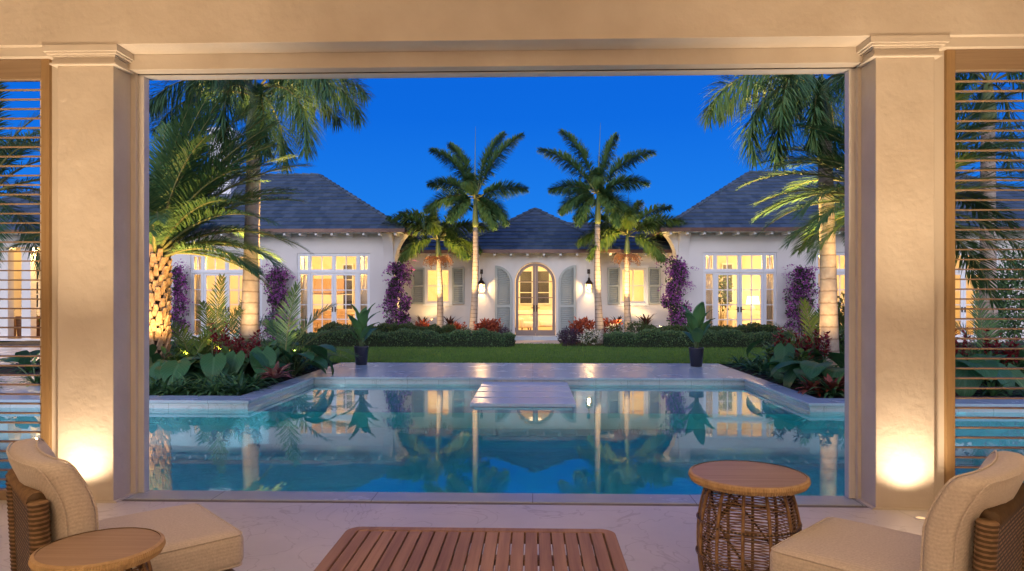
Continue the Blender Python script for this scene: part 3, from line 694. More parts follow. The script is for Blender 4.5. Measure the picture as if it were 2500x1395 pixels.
b = MB(); b.band(cx, zs_, R + .03, R + .13, 0, PI, PYh - .03, PYh - .001, 36); b.box(cx - R - .13, cx - R - .03, PYh - .03, PYh - .001, 0, zs_); b.box(cx + R + .03, cx + R + .13, PYh - .03, PYh - .001, 0, zs_)
b.build('door_surround', M['house_wall'], HS)
b = MB(); b.box(cx - R - .1, cx + R + .1, PYh - .24, PYh - .031, 0, FZ); b.build('door_step', M['deck'], HS, bevel=.006)
yd = PYh + .08; RI = R - .10
for s in (-1, 1):
    b = MB(); g = MB()
    a0, a1 = (PI/2, PI) if s < 0 else (0, PI/2)
    b.band(cx, zs_, RI, R, a0, a1, yd-.03, yd+.03, 18)
    xo = cx + s * R; xi = cx + s * RI
    b.box(min(xo, xi), max(xo, xi), yd-.03, yd+.03, zd, zs_)
    b.box(cx + s * .003, cx + s * .095, yd-.033, yd+.033, zd, zs_ + R * .995)
    b.box(cx + s * .095, xi, yd-.028, yd+.028, zd, zd + .2)
    for py in (688, 727, 769): z = Z(py, PYh); b.box(cx + s*.095, xi + (0 if z < zs_ else -s*.01), yd-.016, yd+.016, z-.014, z+.014)
    poly = [(cx + s*.095, zd+.2), (xi, zd+.2), (xi, zs_)] + [(cx + s * RI * math.cos(t_), zs_ + RI * math.sin(t_)) for t_ in [PI/2 * k / 12 for k in range(1, 11)]] + [(cx + s*.095, zs_ + RI * .985)]
    g.add([(p, yd, z) for p, z in poly], [tuple(range(len(poly)))])
    o = b.build('arched_door', M['door'], HS); g.build('pane', M['glass'], o)
    h = MB(); hx = cx + s * .05; hz = Z(752, PYh)
    h.box(hx-.025, hx+.025, yd-.05, yd-.034, hz-.14, hz+.1); h.tube([(hx, yd-.05, hz), (hx, yd-.10, hz), (hx + s*.11, yd-.10, hz)], .012, 6); h.build('handle', M['bronze'], o)
# quarter-arch shutters
for s, po, pi_ in ((-1, 1209, 1251), (1, 1406, 1363)):
    xo, xi = X(po, PYh), X(pi_, PYh); Wd = abs(xi - xo); zt = zs_; y = PYh - .075; fw = .085; zb0 = .12
    b = MB()
    b.box(min(xo, xo - s*fw), max(xo, xo - s*fw), y-.025, y+.025, zb0, zt + Wd * .99)
    b.box(min(xi, xi + s*fw), max(xi, xi + s*fw), y-.025, y+.025, zb0, zt)
    a0, a1 = (0, PI/2) if s < 0 else (PI/2, PI)
    b.band(xo, zt, Wd - fw, Wd, a0, a1, y-.024, y+.024, 16)
    inn = sorted((xo - s*fw, xi + s*fw))
    for z0_, z1_ in ((zb0, zb0 + .1), (1.19, 1.29)): b.box(inn[0], inn[1], y-.024, y+.024, z0_, z1_)
    def topfn(z, xo=xo, Wd=Wd, s=s, zt=zt, inn=inn):
        if z <= zt: return inn
        q = (Wd - fw) ** 2 - (z - zt) ** 2
        if q <= 0: return None
        e = xo - s * math.sqrt(q)
        return (xo + fw, max(xo + fw, e)) if s < 0 else (min(xo - fw, e), xo - fw)
    louvres(b, inn[0], inn[1], zb0 + .1, 1.19, y); louvres(b, inn[0], inn[1], 1.29, zt + Wd - fw, y, topfn)
    poly = [(xo, zb0 + .01), (xi + s*.01, zb0 + .01), (xi + s*.01, zt)] + [(xo - s*(Wd-.02)*math.cos(t_), zt + (Wd-.02)*math.sin(t_)) for t_ in [PI/2*k/10 for k in range(11)]]
    b.prism(poly, lambda p, z, d: V((p, d, z)), y + .0255, y + .03)
    b.build('arched_shutter', M['shutter'], HS)

# --- roofs
def roof_face(b, e0, e1, r1, r0, course=.30, sw=.30, seed=1):
    rr = random.Random(seed); e0, e1, r0, r1 = map(V, (e0, e1, r0, r1))
    ud = (e1 - e0).normalized(); nrm = ud.cross((r0 + r1) / 2 - (e0 + e1) / 2).normalized()
    if nrm.z < 0: nrm = -nrm
    vd = nrm.cross(ud).normalized()
    if vd.z < 0: vd = -vd
    H = (r0 - e0).dot(vd); n = max(2, round(H / course))
    ul = lambda t: (r0 - e0).dot(ud) * t; ur = lambda t: (e1 - e0).dot(ud) + ((r1 - e0).dot(ud) - (e1 - e0).dot(ud)) * t
    P = lambda u, t, l: e0 + ud * u + vd * (H * t) + nrm * l
    for i in range(n):
        t0, t1 = i / n, (i + 1) / n; u = min(ul(t0), ul(t1)) - rr.random() * sw
        while u < max(ur(t0), ur(t1)):
            u2 = u + sw * rr.uniform(.75, 1.25)
            c = lambda q, t: min(max(q, ul(t)), ur(t))
            a, d, e, f = c(u, t0), c(u2, t0), c(u2, t1), c(u, t1)
            if d - a > .004 or e - f > .004:
                l = .03 + rr.uniform(0, .012)
                b.add([P(a,t0,l), P(d,t0,l), P(e,t1,.006), P(f,t1,.006), P(a,t0,0), P(d,t0,0)], [(0,1,2,3),(4,5,1,0)])
            u = u2
def hip(b, p, q, r=.075):
    p, q = V(p), V(q); n = max(3, int((q - p).length / .33)); 
    for k in range(n):
        a = p.lerp(q, k / n); c = p.lerp(q, (k + 1) / n); b.tube([a + V((0,0,.03)), c + V((0,0,.008))], [r, r * .8], 6)
def gutter(b, x0, x1, y, z): b.box(x0, x1, y - .06, y + .05, z - .10, z + .02)
def hiproof(name, x0, x1, y0, ze, p, ridge, seed, y1=None):
    """rectangular hip roof; ridge=(xa,xb) or single x for a pyramid"""
    xa, xb = ridge; yr = y0 + HALF; zr = ze + p * HALF; y1 = y1 or y0 + 2 * HALF
    b = MB(); roof_face(b, (x0,y0,ze), (x1,y0,ze), (xb,yr,zr), (xa,yr,zr), seed=seed)
    roof_face(b, (x1,y0,ze), (x1,y1,ze), (xb,yr,zr), (xb,yr,zr), seed=seed+1); roof_face(b, (x0,y1,ze), (x0,y0,ze), (xa,yr,zr), (xa,yr,zr), seed=seed+2)
    b.quad((x0,y1,ze),(x1,y1,ze),(xb,yr,zr),(xa,yr,zr)); b.quad((x0,y0,ze-.04),(x1,y0,ze-.04),(x1,y1,ze-.04),(x0,y1,ze-.04))
    r = b.build('roof', M['slate'], HS)
    b = MB(); hip(b, (x0,y0,ze), (xa,yr,zr)); hip(b, (x1,y0,ze), (xb,yr,zr))
    if xb - xa > .1: hip(b, (xa,yr,zr), (xb,yr,zr))
    b.build('ridge_cap', M['slate'], r)
    b = MB(); gutter(b, x0 - .05, x1 + .05, y0, ze); b.box(x0-.06, x0+.05, y0+.051, y1, ze-.10, ze+.02); b.box(x1-.05, x1+.06, y0+.051, y1, ze-.10, ze+.02); b.build('gutter', M['copper'], r)
    return r
WE = Z(559, 23.6); EY = 23.6; PITCH = .62; HALF = 4.2
xr = X(1617, EY); xl = X(985, EY)
roofR = hiproof('roof', xr, 20.5, EY, WE, PITCH, (xr + HALF, 20.5 - HALF), 11)
roofL = hiproof('roof', -22.3, xl, EY, WE, PITCH, (-22.3 + HALF, xl - HALF), 21)
# chimney on the left roof
b = MB(); q = at(548, 345, 26.6); cw = .42
b.box(q.x-cw, q.x+cw, q.y-.4, q.y+.4, 5.0, Z(345, 26.6)); zc = Z(345, 26.6)
b.box(q.x-cw-.07, q.x+cw+.07, q.y-.47, q.y+.47, zc, zc+.1)
for sx in (-1, 1): b.box(q.x+sx*cw-.09*(sx>0), q.x+sx*cw+.09*(sx<0), q.y-.4, q.y+.4, zc+.1, zc+.38); b.box(q.x-.05, q.x+.05, q.y-.4, q.y-.3, zc+.1, zc+.38)
b.box(q.x-cw-.12, q.x+cw+.12, q.y-.52, q.y+.52, zc+.38, zc+.46)
v0 = len(b.v); b.add([(q.x-cw-.12,q.y-.52,zc+.46),(q.x+cw+.12,q.y-.52,zc+.46),(q.x+cw+.12,q.y+.52,zc+.46),(q.x-cw-.12,q.y+.52,zc+.46),(q.x,q.y,zc+.68)], [(0,1,4),(1,2,4),(2,3,4),(3,0,4)])
b.build('chimney', M['white_paint'], roofL)
# flank roof
HALF = 1.85; FE = Z(612, 25.3)
b = MB(); roof_face(b, (LW1-1.5,25.3,FE), (RW0+1.5,25.3,FE), (RW0+1.5,25.3+HALF,FE+PITCH*HALF), (LW1-1.5,25.3+HALF,FE+PITCH*HALF), seed=31)
b.quad((LW1-1.5,25.3+2*HALF,FE),(RW0+1.5,25.3+2*HALF,FE),(RW0+1.5,25.3+HALF,FE+PITCH*HALF),(LW1-1.5,25.3+HALF,FE+PITCH*HALF)); b.quad((LW1,25.3,FE-.04),(RW0,25.3,FE-.04),(RW0,29,FE-.04),(LW1,29,FE-.04))
rf = b.build('roof', M['slate'], HS); b = MB(); hip(b, (LW1,25.3+HALF,FE+PITCH*HALF), (RW0,25.3+HALF,FE+PITCH*HALF)); b.build('ridge_cap', M['slate'], rf)
b = MB(); gutter(b, LW1+.01, X(1108,24.6)-.1, 25.3, FE); gutter(b, X(1508,24.6)+.1, RW0-.01, 25.3, FE); b.build('gutter', M['copper'], rf)
# porch roof
HALF = 2.95; PE_ = Z(611, 24.6)
hiproof('roof', cx - HALF, cx + HALF, 24.6, PE_, PITCH, (cx, cx), 41, 24.6 + 2 * HALF)
# soffits and rafter tails
b = MB()
for x0_, x1_, y_, yw, z_ in ((xr+.1, RW1, EY+.06, WY-.002, WE-.13), (LW0, xl-.1, EY+.06, WY-.002, WE-.13), (cx-HALF+.1, cx+HALF-.1, 24.66, PYh-.002, PE_-.12), (LW1+.01, cx-HALF-.05, 25.36, FY-.002, FE-.12), (cx+HALF+.05, RW0-.01, 25.36, FY-.002, FE-.12)):
    b.quad((x0_,y_,z_+.04),(x1_,y_,z_+.04),(x1_,yw,z_+.04),(x0_,yw,z_+.04))
b.build('soffit', M['white_paint'], HS)
b = MB()
for x0_, x1_, y_, yw, z_ in ((xr+.3, 12, EY+.065, WY-.003, WE-.13), (-14, xl-.3, EY+.065, WY-.003, WE-.13), (cx-HALF+.32, cx+HALF-.3, 24.665, PYh-.003, PE_-.12), (LW1+.3, cx-HALF-.2, 25.365, FY-.003, FE-.12), (cx+HALF+.3, RW0-.2, 25.365, FY-.003, FE-.12)):
    n = int((x1_ - x0_) / .53)
    for k in range(n + 1): x = x0_ + (x1_ - x0_) * k / max(1, n); b = MB(); b.box(x-.04, x+.04, y_, yw, z_-.06, z_+.038); b.build('rafter_tail', M['white_paint'], HS)

# --- rooms behind the glass
def room(x0, x1, y0, y1, z0, z1, e, cy_=None, lights=None):
    b = MB(); 
    b.quad((x0,y1,z0),(x1,y1,z0),(x1,y1,z1),(x0,y1,z1)); b.quad((x0,y0,z0),(x0,y1,z0),(x0,y1,z1),(x0,y0,z1)); b.quad((x1,y0,z0),(x1,y0,z1),(x1,y1,z1),(x1,y1,z0)); b.quad((x0,y0,z1),(x0,y1,z1),(x1,y1,z1),(x1,y0,z1))
    b.build('room_wall', M['room'], HS); b = MB(); b.quad((x0,y0,z0),(x1,y0,z0),(x1,y1,z0),(x0,y1,z0)); b.build('room_floor', M['room_floor'], HS)
    for (lx, ly) in (lights or [((x0+x1)/2, (y0+y1)/2)]):
        b = MB(); b.lathe([(0, z1-.075), (.22, z1-.07), (.25, z1-.04), (.25, z1-.003)], 20, (lx, ly, 0)); b.build('ceiling_light', M['ceil_glow'], HS)
        for dx in (-1.0, 1.0): lamp('room_lamp', 'POINT', (lx + dx, y0 + .12, z1 - .06), e * 1.35, (1,.63,.22), shadow_soft_size=.04)
RE = 215
room(RW0 + .21, 12.4, WY + .23, 29.6, FZ, 3.5, RE, lights=[(6.6, 26.6), (10.5, 26.6)])
room(12.5, 19, WY + .23, 29.6, FZ, 3.5, RE)
room(-15.9, LW1 - .21, WY + .23, 29.6, FZ, 3.5, RE, lights=[(-7.6, 26.6), (-12, 26.6)])
room(LOG0 + .02, LOG1 - .02, WY + .23, 28.2, .06, 3.45, 190)
room(LW1 + .01, RW0 - .01, FY + .21, 30.2, FZ, 3.05, 140, lights=[(cx, 27.6), (-3.5, 27.9), (3.7, 27.9)])
# far windows on the back walls, seen dark through the rooms
def back_window(xc, z0, z1, y, w_=.55):
    b = MB(); g = MB(); grid_glass(xc-w_/2, xc+w_/2, z0, z1, y-.04, 1, 3, .06, .035, b, g); f = b.build('rear_window', M['white_paint'], HS)
    g2 = MB(); g2.quad((xc-w_/2+.05,y-.02,z0+.05),(xc+w_/2-.05,y-.02,z0+.05),(xc+w_/2-.05,y-.02,z1-.05),(xc-w_/2+.05,y-.02,z1-.05)); g2.build('dark_pane', M['pot'], f)
back_window(X(1284, 30.2), 1.25, 2.75, 30.19, .62); back_window(X(1326, 30.2), 1.25, 2.75, 30.19, .62)
for px in (1775, 1900): back_window(X(px, 29.6), 1.3, 3.0, 29.59, .5)
for px in (850, 640): back_window(X(px, 29.6), 1.0, 3.0, 29.59, .5)
for px in (15, 80): back_window(X(px, 28.2), 1.1, 2.8, 28.19, .7)
# loggia columns
for px in (-4, 52):
    b = MB(); xx = X(px, WY); b.box(xx-.17, xx+.17, WY+.23, WY+.53, .06, 3.35); b.box(xx-.21, xx+.21, WY+.225, WY+.57, 3.2, 3.345); b.build('column', M['house_wall'], HS, bevel=.01)
# wall lanterns
def lantern(px, py, label):
    c = at(px, py, PYh - .16); zt = c.z; K = .68
    L = thing('wall_lantern', label, 'lantern', (c.x, PYh - .001, zt), 'lanterns either side of the arched door')
    b = MB(); rt, rb = .155 * K, .10 * K
    pts = lambda r, z: [(c.x-r, c.y-r, z), (c.x+r, c.y-r, z), (c.x+r, c.y+r, z), (c.x-r, c.y+r, z)]
    T, B = pts(rt, zt+.16*K), pts(rb, zt-.2*K)
    for k in range(4): b.tube([B[k], T[k]], .011, 5); b.tube([T[k], T[(k+1)%4]], .014, 5); b.tube([B[k], B[(k+1)%4]], .013, 5)
    b.build('cage', M['bronze'], L)
    b = MB(); b.add(pts(rt+.05*K, zt+.165*K) + pts((.075 * K), zt+.33*K) + pts(.05 * K, zt+.39*K), [(0,1,5,4),(1,2,6,5),(2,3,7,6),(3,0,4,7),(3,2,1,0),(4,5,9,8),(5,6,10,9),(6,7,11,10),(7,4,8,11),(8,9,10,11)])
    b.lathe([(.05*K, zt+.38*K),((.075 * K), zt+.40*K),(.04*K, zt+.46*K),(.018*K, zt+.50*K)], 10, (c.x, c.y, 0)); b.build('roof', M['bronze'], L)
    b = MB(); b.tube([(c.x, c.y, zt+.47*K), (c.x, c.y, zt+.82*K)], .013, 6); b.tube([(c.x, c.y, zt+.80*K), (c.x, PYh-.02, zt+.80*K)], .013, 6); b.box(c.x-.05, c.x+.05, PYh-.022, PYh-.002, zt+.68*K, zt+.92*K); b.build('bracket', M['bronze'], L)
    b = MB(); g = .009
    T, B = pts(rt-g, zt+.158*K), pts(rb-g, zt-.198*K)
    b.add(T + B, [(0,1,5,4),(1,2,6,5),(2,3,7,6),(3,0,4,7)]); b.build('pane', M['lampglass'], L)
    b = MB(); b.lathe([(0,zt-.10*K),(.028*K,zt-.07*K),(.036*K,zt-.03*K),(.02*K,zt+.03*K),(.0,zt+.07*K)], 12, (c.x, c.y, 0)); b.build('bulb', M['bulb'], L, smooth=True)
    lamp('lantern_lamp', 'POINT', (c.x, c.y - .02, zt - .02), 55, (1,.62,.26), shadow_soft_size=.05)
lantern(1175, 700, 'dark bronze lit lantern on the white wall left of the arched door')
lantern(1438, 700, 'dark bronze lit lantern on the white wall right of the arched door')
# curtains
def curtain(xa, xb, y, z0, z1, label):
    b = MB(); n = 28; vs = []; fs = []
    for i in range(n + 1):
        x = xa + (xb - xa) * i / n; yy = y + .035 * math.sin(i * 1.9) + .015 * math.sin(i * .7)
        vs += [(x, yy, z0), (x, yy, z1)]
    for i in range(n): fs.append((2*i, 2*i+2, 2*i+3, 2*i+1))
    b.add(vs, fs); tag(b.build('curtain', M['curtain'], smooth=True, org=((xa+xb)/2, y, z0), solid=.004), label, 'curtain', 'cream curtains inside the tall windows')
CZ = UZ1 - .02
for (a, d), nm in zip(right_units[:2] + left_units, ('first tall window right of the porch', 'tall window behind the right royal palm', 'tall window nearest the porch on the left', 'tall window behind the left royal palm')):
    curtain(a + .02, a + .42, WY + .34, FZ, CZ, 'cream curtain at the left side of the ' + nm); curtain(d - .42, d - .02, WY + .34, FZ, CZ, 'cream curtain at the right side of the ' + nm)
# --- furniture in the lit rooms
def rbox(b, c, h, r=.06, n=6, puff=0., mi=0, bend=None):
    """rounded cushion-like box: centre c, half sizes h"""
    c, h = V(c), V(h); r = min(r, min(h)); vs = []; fs = []; idx = {}
    def vert(p):
        k = tuple(round(q, 4) for q in p)
        if k not in idx:
            q = V((p[0]*h.x, p[1]*h.y, p[2]*h.z)); inn = V((max(-h.x+r, min(h.x-r, q.x)), max(-h.y+r, min(h.y-r, q.y)), max(-h.z+r, min(h.z-r, q.z))))
            d = q - inn
            if d.length > 1e-6: q = inn + d.normalized() * min(r, d.length if d.length < r else r)
            if puff: q.z += math.copysign(puff * max(0, 1 - p[0]**2) * max(0, 1 - p[1]**2), p[2]) * abs(p[2]) 
            if bend: q = bend(q)
            idx[k] = len(vs); vs.append(c + q)
        return idx[k]
    g = [-1 + 2 * i / n for i in range(n + 1)]
    g = [math.copysign(abs(q) ** .62, q) for q in g]
    for ax in range(3):
        for s in (-1, 1):
            for i in range(n):
                for j in range(n):
                    q = []
                    for u, v in ((g[i],g[j]),(g[i+1],g[j]),(g[i+1],g[j+1]),(g[i],g[j+1])):
                        p = [0,0,0]; p[ax] = s; p[(ax+1)%3] = u; p[(ax+2)%3] = v; q.append(vert(tuple(p)))
                    fs.append(tuple(q if s > 0 else q[::-1]))
    b.add(vs, fs, mi)
def armchair(loc, rz, wd, label, cat='armchair'):
    o = thing('armchair' if wd < 1.2 else 'sofa', label, cat, loc, local=True)
    b = MB(); rbox(b, (0,.02,.34), (wd/2-.1,.36,.11), .06, 5, .02); b.build('seat', M['linen'], o, smooth=True)
    b = MB(); rbox(b, (0,.36,.58), (wd/2-.04,.12,.32), .09, 5); b.build('backrest', M['linen'], o, smooth=True)
    for s in (-1, 1): b = MB(); rbox(b, (s*(wd/2-.07),.0,.42), (.08,.4,.2), .06, 5); b.build('armrest', M['linen'], o, smooth=True)
    for sx in (-1, 1):
        for sy in (-1, 1): b = MB(); b.tube([(sx*(wd/2-.12), .03+sy*.3, .0), (sx*(wd/2-.14), .03+sy*.28, .24)], .025, 6); b.build('leg', M['darkwood'], o)
    o.rotation_euler = (0, 0, rz); return o
armchair((X(1283,27.2), 27.3, FZ), .5, .85, 'cream armchair behind the left leaf of the arched door')
armchair((X(1333,28.2), 28.3, FZ), 0, 1.5, 'cream sofa behind the right leaf of the arched door', 'sofa')
armchair((X(1830,27.0), 27.0, FZ), .1, 1.7, 'cream sofa beside the table lamp in the right room', 'sofa')
armchair((X(1775,27.4), 27.4, FZ), .6, .85, 'cream armchair beside the indoor tree in the right room')
# table lamp on a side table
tb = thing('side_table', 'dark side table under the lit lamp in the right room', 'table', (X(1838,28.4), 28.4, FZ))
p = ORG[tb.name]
b = MB(); b.lathe([(0,.62),(.3,.62),(.3,.66),(0,.66)], 20, p); b.build('tabletop', M['darkwood'], tb); b = MB(); b.lathe([(.2,.0),(.18,.03),(.04,.08),(.035,.61)], 12, p); b.build('pedestal', M['darkwood'], tb)
lp = thing('table_lamp', 'lit table lamp with pale drum shade seen through the right glazed doors', 'lamp', p + V((0,0,.66)))
q = ORG[lp.name]
b = MB(); b.lathe([(.09,.0),(.1,.02),(.05,.06),(.11,.2),(.08,.36),(.02,.42),(.015,.52)], 14, q); b.build('base', M['linen'], lp, smooth=True); b = MB(); b.lathe([(.27,.46),(.21,.80)], 20, q); b.build('lamp_shade', M['shade'], lp, smooth=True)
lamp('table_lamp_bulb', 'POINT', q + V((0,-.1,1.0)), 30, (1,.66,.3), shadow_soft_size=.15)
# dining chairs and table in the left room
dt = thing('dining_table', 'wooden dining table inside the left glazed doors', 'table', (X(800,26.6), 26.8, FZ)); p = ORG[dt.name]
b = MB(); b.box(p.x-.9, p.x+.9, p.y-.45, p.y+.45, p.z+.71, p.z+.75); b.build('tabletop', M['lounge_wood'], dt, bevel=.01)
for sx in (-1, 1):
    for sy in (-1, 1): b = MB(); b.box(p.x+sx*.8-.03, p.x+sx*.8+.03, p.y+sy*.38-.03, p.y+sy*.38+.03, p.z, p.z+.708); b.build('leg', M['lounge_wood'], dt)
for px, nm in ((783, 'left'), (832, 'right')):
    dc = thing('dining_chair', 'slatted wooden dining chair at the %s end of the table in the left room' % nm, 'chair', (X(px,26.1), 26.12, FZ)); p = ORG[dc.name]
    b = MB(); b.box(p.x-.22, p.x+.22, p.y-.2, p.y+.22, p.z+.43, p.z+.47); b.build('seat', M['lounge_wood'], dc, bevel=.008)
    b = MB(); 
    for k in range(5): b.box(p.x-.2+k*.09, p.x-.17+k*.09, p.y-.235, p.y-.215, p.z+.5, p.z+.9)
    b.box(p.x-.24, p.x+.24, p.y-.24, p.y-.21, p.z+.9, p.z+.97); b.build('backrest', M['lounge_wood'], dc)
    for sx in (-1, 1):
        for sy, hh in ((-1, .9), (1, .43)): b = MB(); b.tube([(p.x+sx*.2, p.y+sy*.2+.01*(sy>0)-.02*(sy<0), p.z), (p.x+sx*.2, p.y+sy*.2-.02*(sy<0), p.z+hh)], .02, 6); b.build('leg', M['lounge_wood'], dc)
cab = thing('sideboard', 'warm wooden wall cabinet glowing at the back of the left room', 'cabinet', (X(795,29.3), 29.35, FZ)); p = ORG[cab.name]
b = MB(); b.box(p.x-.8, p.x+.8, p.y-.2, p.y+.2, p.z+.12, p.z+.85); b.box(p.x-.75, p.x+.75, p.y+.05, p.y+.2, p.z+1.6, p.z+2.2); b.build('body', M['lounge_wood'], cab, bevel=.01)
b = MB()
for k in range(4): b.box(p.x-.78+k*.39, p.x-.42+k*.39, p.y-.215, p.y-.201, p.z+.16, p.z+.81)
b.build('door_fronts', M['lounge_wood'], cab)
# loggia planters
for px, w_, h_, nm in ((15, .5, .75, 'tall'), (72, .62, .8, 'wide'), (92, .4, .45, 'low')):
    bx = thing('planter_box', '%s dark planter box with spiky plant on the bright loggia at far left' % nm, 'planter', (X(px, 25.3), 25.3 + .2*(w_<.45), .06)); p = ORG[bx.name]
    b = MB(); b.add([(p.x-w_/2*.85,p.y-w_/2*.85,p.z),(p.x+w_/2*.85,p.y-w_/2*.85,p.z),(p.x+w_/2*.85,p.y+w_/2*.85,p.z),(p.x-w_/2*.85,p.y+w_/2*.85,p.z),(p.x-w_/2,p.y-w_/2,p.z+h_),(p.x+w_/2,p.y-w_/2,p.z+h_),(p.x+w_/2,p.y+w_/2,p.z+h_),(p.x-w_/2,p.y+w_/2,p.z+h_)], [(0,3,2,1),(4,5,6,7),(0,1,5,4),(1,2,6,5),(2,3,7,6),(3,0,4,7)]); b.build('box', M['darkwood'], bx, bevel=.01)
    b = MB(); rr = random.Random(px)
    for k in range(22):
        a = rr.uniform(0, 2*PI); e = rr.uniform(.3, 1.3); L = rr.uniform(.35, .6); d = V((math.cos(a)*math.cos(e), math.sin(a)*math.cos(e), math.sin(e))); s_ = d.cross(V((0,0,1))).normalized()*.025; o_ = V((p.x,p.y,p.z+h_-.02))
        b.add([o_-s_, o_+s_, o_+d*L*.5+s_*1.3, o_+d*L*.5-s_*1.3, o_+d*L-V((0,0,.05))], [(0,1,2,3),(3,2,4)])
    b.build('spiky_leaves', M['fern'], bx)
# ------------------------------------------------------------------ palms
UP = V((0, 0, 1))
def arc(base, az, el, L, bend, n=14, power=1.25):
    az = math.radians(az); pts = [V(base)]; dl = L / n
    for i in range(n):
        e = math.radians(el - bend * ((i + .5) / n) ** power)
        pts.append(pts[-1] + V((math.cos(az)*math.cos(e), math.sin(az)*math.cos(e), math.sin(e))) * dl)
    return pts
def lerp_pts(pts, t):
    q = t * (len(pts) - 1); i = min(int(q), len(pts) - 2); f = q - i
    return pts[i].lerp(pts[i+1], f), (pts[i+1] - pts[i]).normalized()
def frond(b, pts, nl, ll, lw, style, rg, droop=.25, t0=.16, rr=.022):
    n = len(pts); b.tube(pts, [rr * (1 - .85 * i / (n - 1)) for i in range(n)], 5, 1)
    for i in range(nl):
        for side in ((-1, 1) if style != 'plume' else (-1, 1, -1)):
            t = t0 + (1 - t0) * (i + rg.random() * .8) / nl; t = min(t, .995)
            p, T = lerp_pts(pts, t); S = T.cross(UP)
            S = S.normalized() if S.length > .05 else V((1,0,0)); Nn = S.cross(T)
            prof = min(1, .45 + 2.2 * (t - t0)) * (1 - .62 * max(0, (t - .5) / .5) ** 1.6)
            l = ll * prof * rg.uniform(.85, 1.1); a = math.radians((78 - 38 * t if style == 'plume' else 62 - 36 * t) + rg.uniform(-7, 7))
            if style == 'plume':
                ph = rg.uniform(0, 2 * PI); out_ = S * math.cos(ph) + Nn * math.sin(ph)
            else:
                ph = math.radians(rg.uniform(5, 32)); out_ = S * side * math.cos(ph) + Nn * math.sin(ph)
            d = (T * math.cos(a) + out_ * math.sin(a)).normalized()
            W = d.cross(Nn if style != 'plume' else UP); W = (W.normalized() if W.length > .05 else S) * lw * .5
            m = p + d * l * .55 - UP * l * droop * .22; e = p + d * l - UP * l * droop
            b.add([p - W * .6, p + W * .6, m + W, m - W, e], [(0, 1, 2, 3), (3, 2, 4)], 0)
def palm(name, label, base, top, tr, mat_trunk, fronds, nl, ll, lw, style, leaf, seed, bow=(0,0), shaft=None, base_flare=1.35, droop=.25, group=None, tip_scale=.7, rr=.022, lk=1.0):
    rg = random.Random(seed); base, top = V(base), V(top)
    o = thing(name, label, 'palm tree', base, group)
    pts = []; n = 26
    for i in range(n + 1):
        t = i / n; p = base.lerp(top, t); s = math.sin(PI * t); p += V((bow[0] * s, bow[1] * s, 0)); pts.append(p)
    rad = [tr * (1 + (base_flare - 1) * (1 - i / n) ** 5) * (1 - (1 - tip_scale) * i / n) * (1 + .025 * rg.uniform(-1, 1)) for i in range(n + 1)]
    b = MB(); b.tube(pts, rad, 14); b.build('trunk', mat_trunk, o, smooth=True)
    c = top
    if shaft:
        b = MB(); d = (pts[-1] - pts[-2]).normalized(); r = rad[-1]
        prof = [(0, 1.0), (.12, 1.25), (.3, 1.15), (.6, .85), (1, .45)]
        b.tube([top + d * shaft * s for s, k in prof], [r * k for s, k in prof], 12); b.build('crown_shaft', M['shaft'], o, smooth=True); c = top + d * shaft * .92
    if shaft: b = MB(); b.tube([c, c + d * shaft * .9, c + d * shaft * 2.0 + V((.03,0,0))], [.03, .016, .004], 5); b.build('spear_leaf', M['shaft'], o, smooth=True)
    for f in fronds:
        az, el, L, bend = f[:4]; L *= lk; b = MB()
        q = c + V((math.cos(math.radians(az)), math.sin(math.radians(az)), 0)) * tr * .35 + V((0, 0, rg.uniform(-.12, .05)))
        pts_ = arc(q, az, el, L, bend)
        frond(b, pts_, nl, ll, lw, style, rg, droop, rr=rr); b.build('frond', [leaf, M['rachis']], o)
    return o, c
def spread(seed, n, el0, el1, L, bend, az0=0, jl=.15):
    rg = random.Random(seed); out_ = []
    for i in range(n):
        az = az0 + 137.5 * i + rg.uniform(-12, 12); u = (i + .5) / n
        e = el1 + (el0 - el1) * (1 - u) ** 1.0 + rg.uniform(-5, 5)
        out_.append((az, e, L * rg.uniform(1 - jl, 1 + jl), bend * rg.uniform(.85, 1.15)))
    return out_
def pt(px, py, Y): return at(px, py, Y)
def base_at(px, Y, z=0.0): p = at(px, 730, Y); return V((p.x, p.y, z))

# the two tall and two short foxtail palms in front of the porch
PA = 23.1
tA, tB, tC, tD = pt(1161, 556, PA), pt(1071, 628, 23.9), pt(1459, 548, PA), pt(1531, 622, 23.9)
fA = [(5,22,1.75,55),(-18,-20,1.5,70),(172,30,1.7,60),(190,5,1.75,65),(52,68,1.9,50),(28,60,1.9,45),(140,70,1.6,55),(225,-15,1.35,70),(315,-25,1.4,70),(262,35,1.5,80),(100,40,1.7,60),(80,0,1.6,70),(170,60,1.5,60)]
fC = [(175,18,1.6,60),(188,-5,1.45,70),(135,62,1.9,45),(158,50,1.8,55),(60,64,1.8,45),(20,48,1.7,60),(2,25,1.7,60),(350,-10,1.5,70),(215,-30,1.4,70),(320,-35,1.4,70),(265,35,1.5,85),(95,45,1.7,60),(285,0,1.4,80)]
fB = [(0,30,1.5,65),(178,28,1.75,60),(192,45,1.6,70),(30,60,1.5,60),(110,62,1.4,60),(210,-8,1.3,75),(330,-5,1.2,70),(265,40,1.4,85),(80,35,1.4,60),(160,50,1.5,70),(15,5,1.3,70)]
fD = [(2,22,1.85,55),(22,45,1.7,55),(178,35,1.6,60),(150,58,1.6,60),(60,62,1.6,55),(212,-2,1.6,85),(330,-12,1.3,75),(265,42,1.4,85),(95,40,1.4,60),(185,10,1.5,75),(345,30,1.6,60)]
